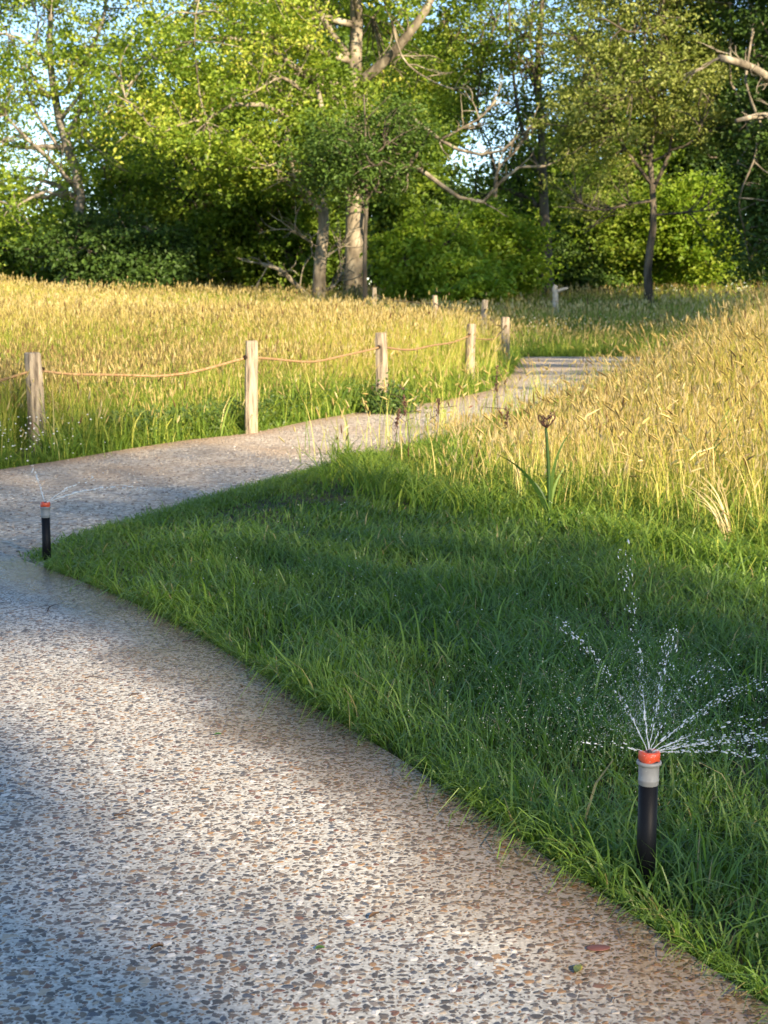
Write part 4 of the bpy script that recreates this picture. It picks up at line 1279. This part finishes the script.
# single white clover head by the near sprinkler
cx, cy = gp(578, 722)
rt = empty('clover_flower', (cx, cy, 0), 'single white clover head on a bent dark stem, left of the near sprinkler', 'flower')
B = Bag(); B.tube(resample([[-.045, 0, .012], [-.02, 0, .03], [.0, 0, .046]], 8), .0015, 5); B.build('stem', M_twig, rt)
B = Bag()
for i in range(40):
    d = rng.normal(size=3); d /= np.linalg.norm(d); B.blob(np.array([.001, 0, .048]) + d * .0042, .0019)
B.build('flower_head', M_white, rt)

# ------------------------------------------------------------------ bits lying on the walk
def flat_leaf(px, py, L, rot, mat, name, label, cat='leaf', curl=.0015, asp=.45):
    x, y = gp(px, py)
    n = 9; t = np.linspace(0, 1, n)
    w = np.sin(np.pi * t ** .85) * L * asp * .5 + 1e-4
    up_ = curl * np.sin(np.pi * t)
    V = []; 
    for k in range(n):
        for s, lift in ((-1, .6), (0, 0.0), (1, .8)):
            V.append([(t[k] - .5) * L, s * w[k], .0025 + up_[k] + abs(s) * lift * curl])
    V = np.array(V)
    q = np.array([[k * 3 + a, k * 3 + a + 1, k * 3 + a + 4, k * 3 + a + 3] for k in range(n - 1) for a in (0, 1)])
    V = np.vstack([V, V - [0, 0, .0012]]); q = np.vstack([q, q[:, ::-1] + n * 3])
    o = mesh_obj(name, V, [q], mat, None, True, {'rnd': np.linspace(0, 1, len(V))})
    o.location = (x, y, .012); o.rotation_euler = (0, 0, rot)
    return tag(o, label, cat)
M_yleaf = solid('yellowing_leaf', (.3, .3, .05), .5, .4, noise=(60, [(.42, (.06, .085, .03)), (.5, (.16, .17, .03)), (.56, (.62, .52, .05))]))
M_bleaf = solid('brown_leaf', (.10, .06, .03), .6, .3)
M_gleaf = solid('fallen_green_leaf', (.05, .12, .02), .5, .4)
M_rstone = solid('red_brown_stone', (.12, .045, .04), .5, .4, noise=(40, [(.3, (.07, .028, .022)), (.7, (.13, .052, .04))]))
flat_leaf(578, 979, .024, 1.1, M_yleaf, 'fallen_leaf', 'half yellow half dark fallen leaf on the walk')
flat_leaf(320, 958, .013, .3, M_gleaf, 'fallen_leaf', 'tiny green leaf scrap on the walk, bottom centre')
flat_leaf(157, 958, .020, .6, M_bleaf, 'fallen_leaf', 'brown curled leaf scrap on the walk at lower left', curl=.003, asp=.3)
flat_leaf(218, 741, .014, .2, M_gleaf, 'fallen_leaf', 'green leaf scrap on the walk, upper middle')
flat_leaf(374, 925, .024, .9, M_bleaf, 'fallen_leaf', 'long brown leaf scrap on the sunlit part of the walk', curl=.002, asp=.25)
B = Bag(); B.blob((0, 0, 0), .0225, (1, .60, .07))
o = B.build('flat_stone', M_rstone); o.location = (*gp(598, 957), .0135); o.rotation_euler = (0, 0, .1)
md = o.modifiers.new('round', 'SUBSURF'); md.levels = 2; md.render_levels = 2
tag(o, 'flat oval red-brown stone set in the walk near its edge', 'stone')
def twig(px, py, L, rot, label):
    x, y = gp(px, py); B = Bag()
    B.tube(resample([[-L / 2, 0, .002], [0, L * .08, .004], [L / 2, -L * .05, .002]], 8), np.linspace(.0016, .0008, 8), 5)
    B.tube(resample([[0, L * .08, .004], [L * .15, L * .25, .005], [L * .2, L * .35, .003]], 5), .0008, 4)
    o = B.build('twig', M_twig); o.location = (x, y, .012); o.rotation_euler = (0, 0, rot)
    tag(o, label, 'twig', 'twigs dropped on the walk')
twig(124, 823, .034, .1, 'dark twig on the shaded walk, mid left')
twig(92, 683, .03, .4, 'small twig on the upper left of the walk')
twig(134, 701, .026, .9, 'small twig on the walk right of the upper left one')
twig(190, 647, .04, -.2, 'twig lying close to the lawn edge, upper walk')
twig(53, 612, .10, 1.5, 'thin twig with side shoots at the far end of the walk')

def litter():
    B = Bag()
    n = 260
    e = rng.uniform(0, 1, n) < .55
    P = np.column_stack([rng.uniform(-1.3, .6, n), rng.uniform(1.5, 4.8, n)])
    i = rng.integers(3, len(LEDGE) - 4, n)
    Q = LEDGE[i] + (LEDGE[i + 1] - LEDGE[i]) * rng.uniform(0, 1, n)[:, None] - np.abs(rng.normal(0, .05, n))[:, None] * np.array([.9, .4])
    P[e] = Q[e]
    P = P[inpoly(P[:, 0], P[:, 1], CONC)]
    for x, y in P:
        if rng.random() < .6: B.blob((x, y, .0135), rng.uniform(.0010, .0028), (rng.uniform(1, 2), rng.uniform(.7, 1.2), .5))
        else:
            a = rng.uniform(0, 6.28); L = rng.uniform(.006, .022)
            B.tube([[x, y, .0135], [x + math.cos(a) * L * .5, y + math.sin(a) * L * .5, .0145], [x + math.cos(a + .3) * L, y + math.sin(a + .3) * L, .0135]], [.0007, .0006, .0004], 4)
    tag(B.build('walk_litter', M_twig), 'specks of soil and bits of dry stem scattered on the walk', 'litter', kind='stuff')
litter()

# loose grit on the gravel path and along the slab edge
def grit():
    B = Bag()
    n = 4200
    px = rng.uniform(-20, 520, n); py = rng.uniform(400, 565, n)
    P = np.array([gp(a, b_) for a, b_ in zip(px, py)])
    k = inpoly(P[:, 0], P[:, 1], PATH); P = P[k]
    for x, y in P:
        s = rng.uniform(.002, .0065)
        B.blob((x, y, .004 + s * .25), s, (rng.uniform(.8, 1.4), rng.uniform(.8, 1.3), .6), rng.random())
    tag(B.build('path_grit', M_grit, smooth=False), 'loose small stones strewn on the gravel path', 'gravel', kind='stuff')
M_grit, n_ = new_mat('grit')
p_ = nd(n_, 'ShaderNodeBsdfPrincipled', Roughness=.8)
n_.links.new(ramp(n_, [(0, (.12, .10, .09)), (.5, (.30, .26, .22)), (.85, (.44, .40, .34)), (1, (.65, .62, .56))], attr(n_, 'rnd')), p_.inputs[0])
o_ = nd(n_, 'ShaderNodeOutputMaterial'); n_.links.new(p_.outputs[0], o_.inputs[0])
grit()

# ------------------------------------------------------------------ pale dead branch at the wood edge and small white board
Yd = 31.0
b = gb(552, Yd)
rt = empty('dead_branch', b, 'short pale broken branch sticking up at the edge of the wood', 'branch')
B = Bag()
k = Yd / FPX
B.tube(resample([[0, 0, -.05], [0, 0, .10], [-.02, 0, .22], [0.01, 0, .30]], 8) , np.linspace(.07, .045, 8), 8, lump=.08)
B.tube(resample([[0, 0, .16], [.10, 0, .20], [.24, -.05, .24]], 6), np.linspace(.045, .03, 6), 7, lump=.08)
B.v = [v + [0, 0, at(552, 300, Yd)[2] - b[2]] for v in B.v]
B.tube([[0, 0, -.05], [0, 0, at(552, 300, Yd)[2] - b[2]]], [.08, .07], 8, lump=.05)
B.build('stump', M_wing, rt)

print('objects', len(bpy.data.objects), 'verts', sum(len(m.vertices) for m in bpy.data.meshes))
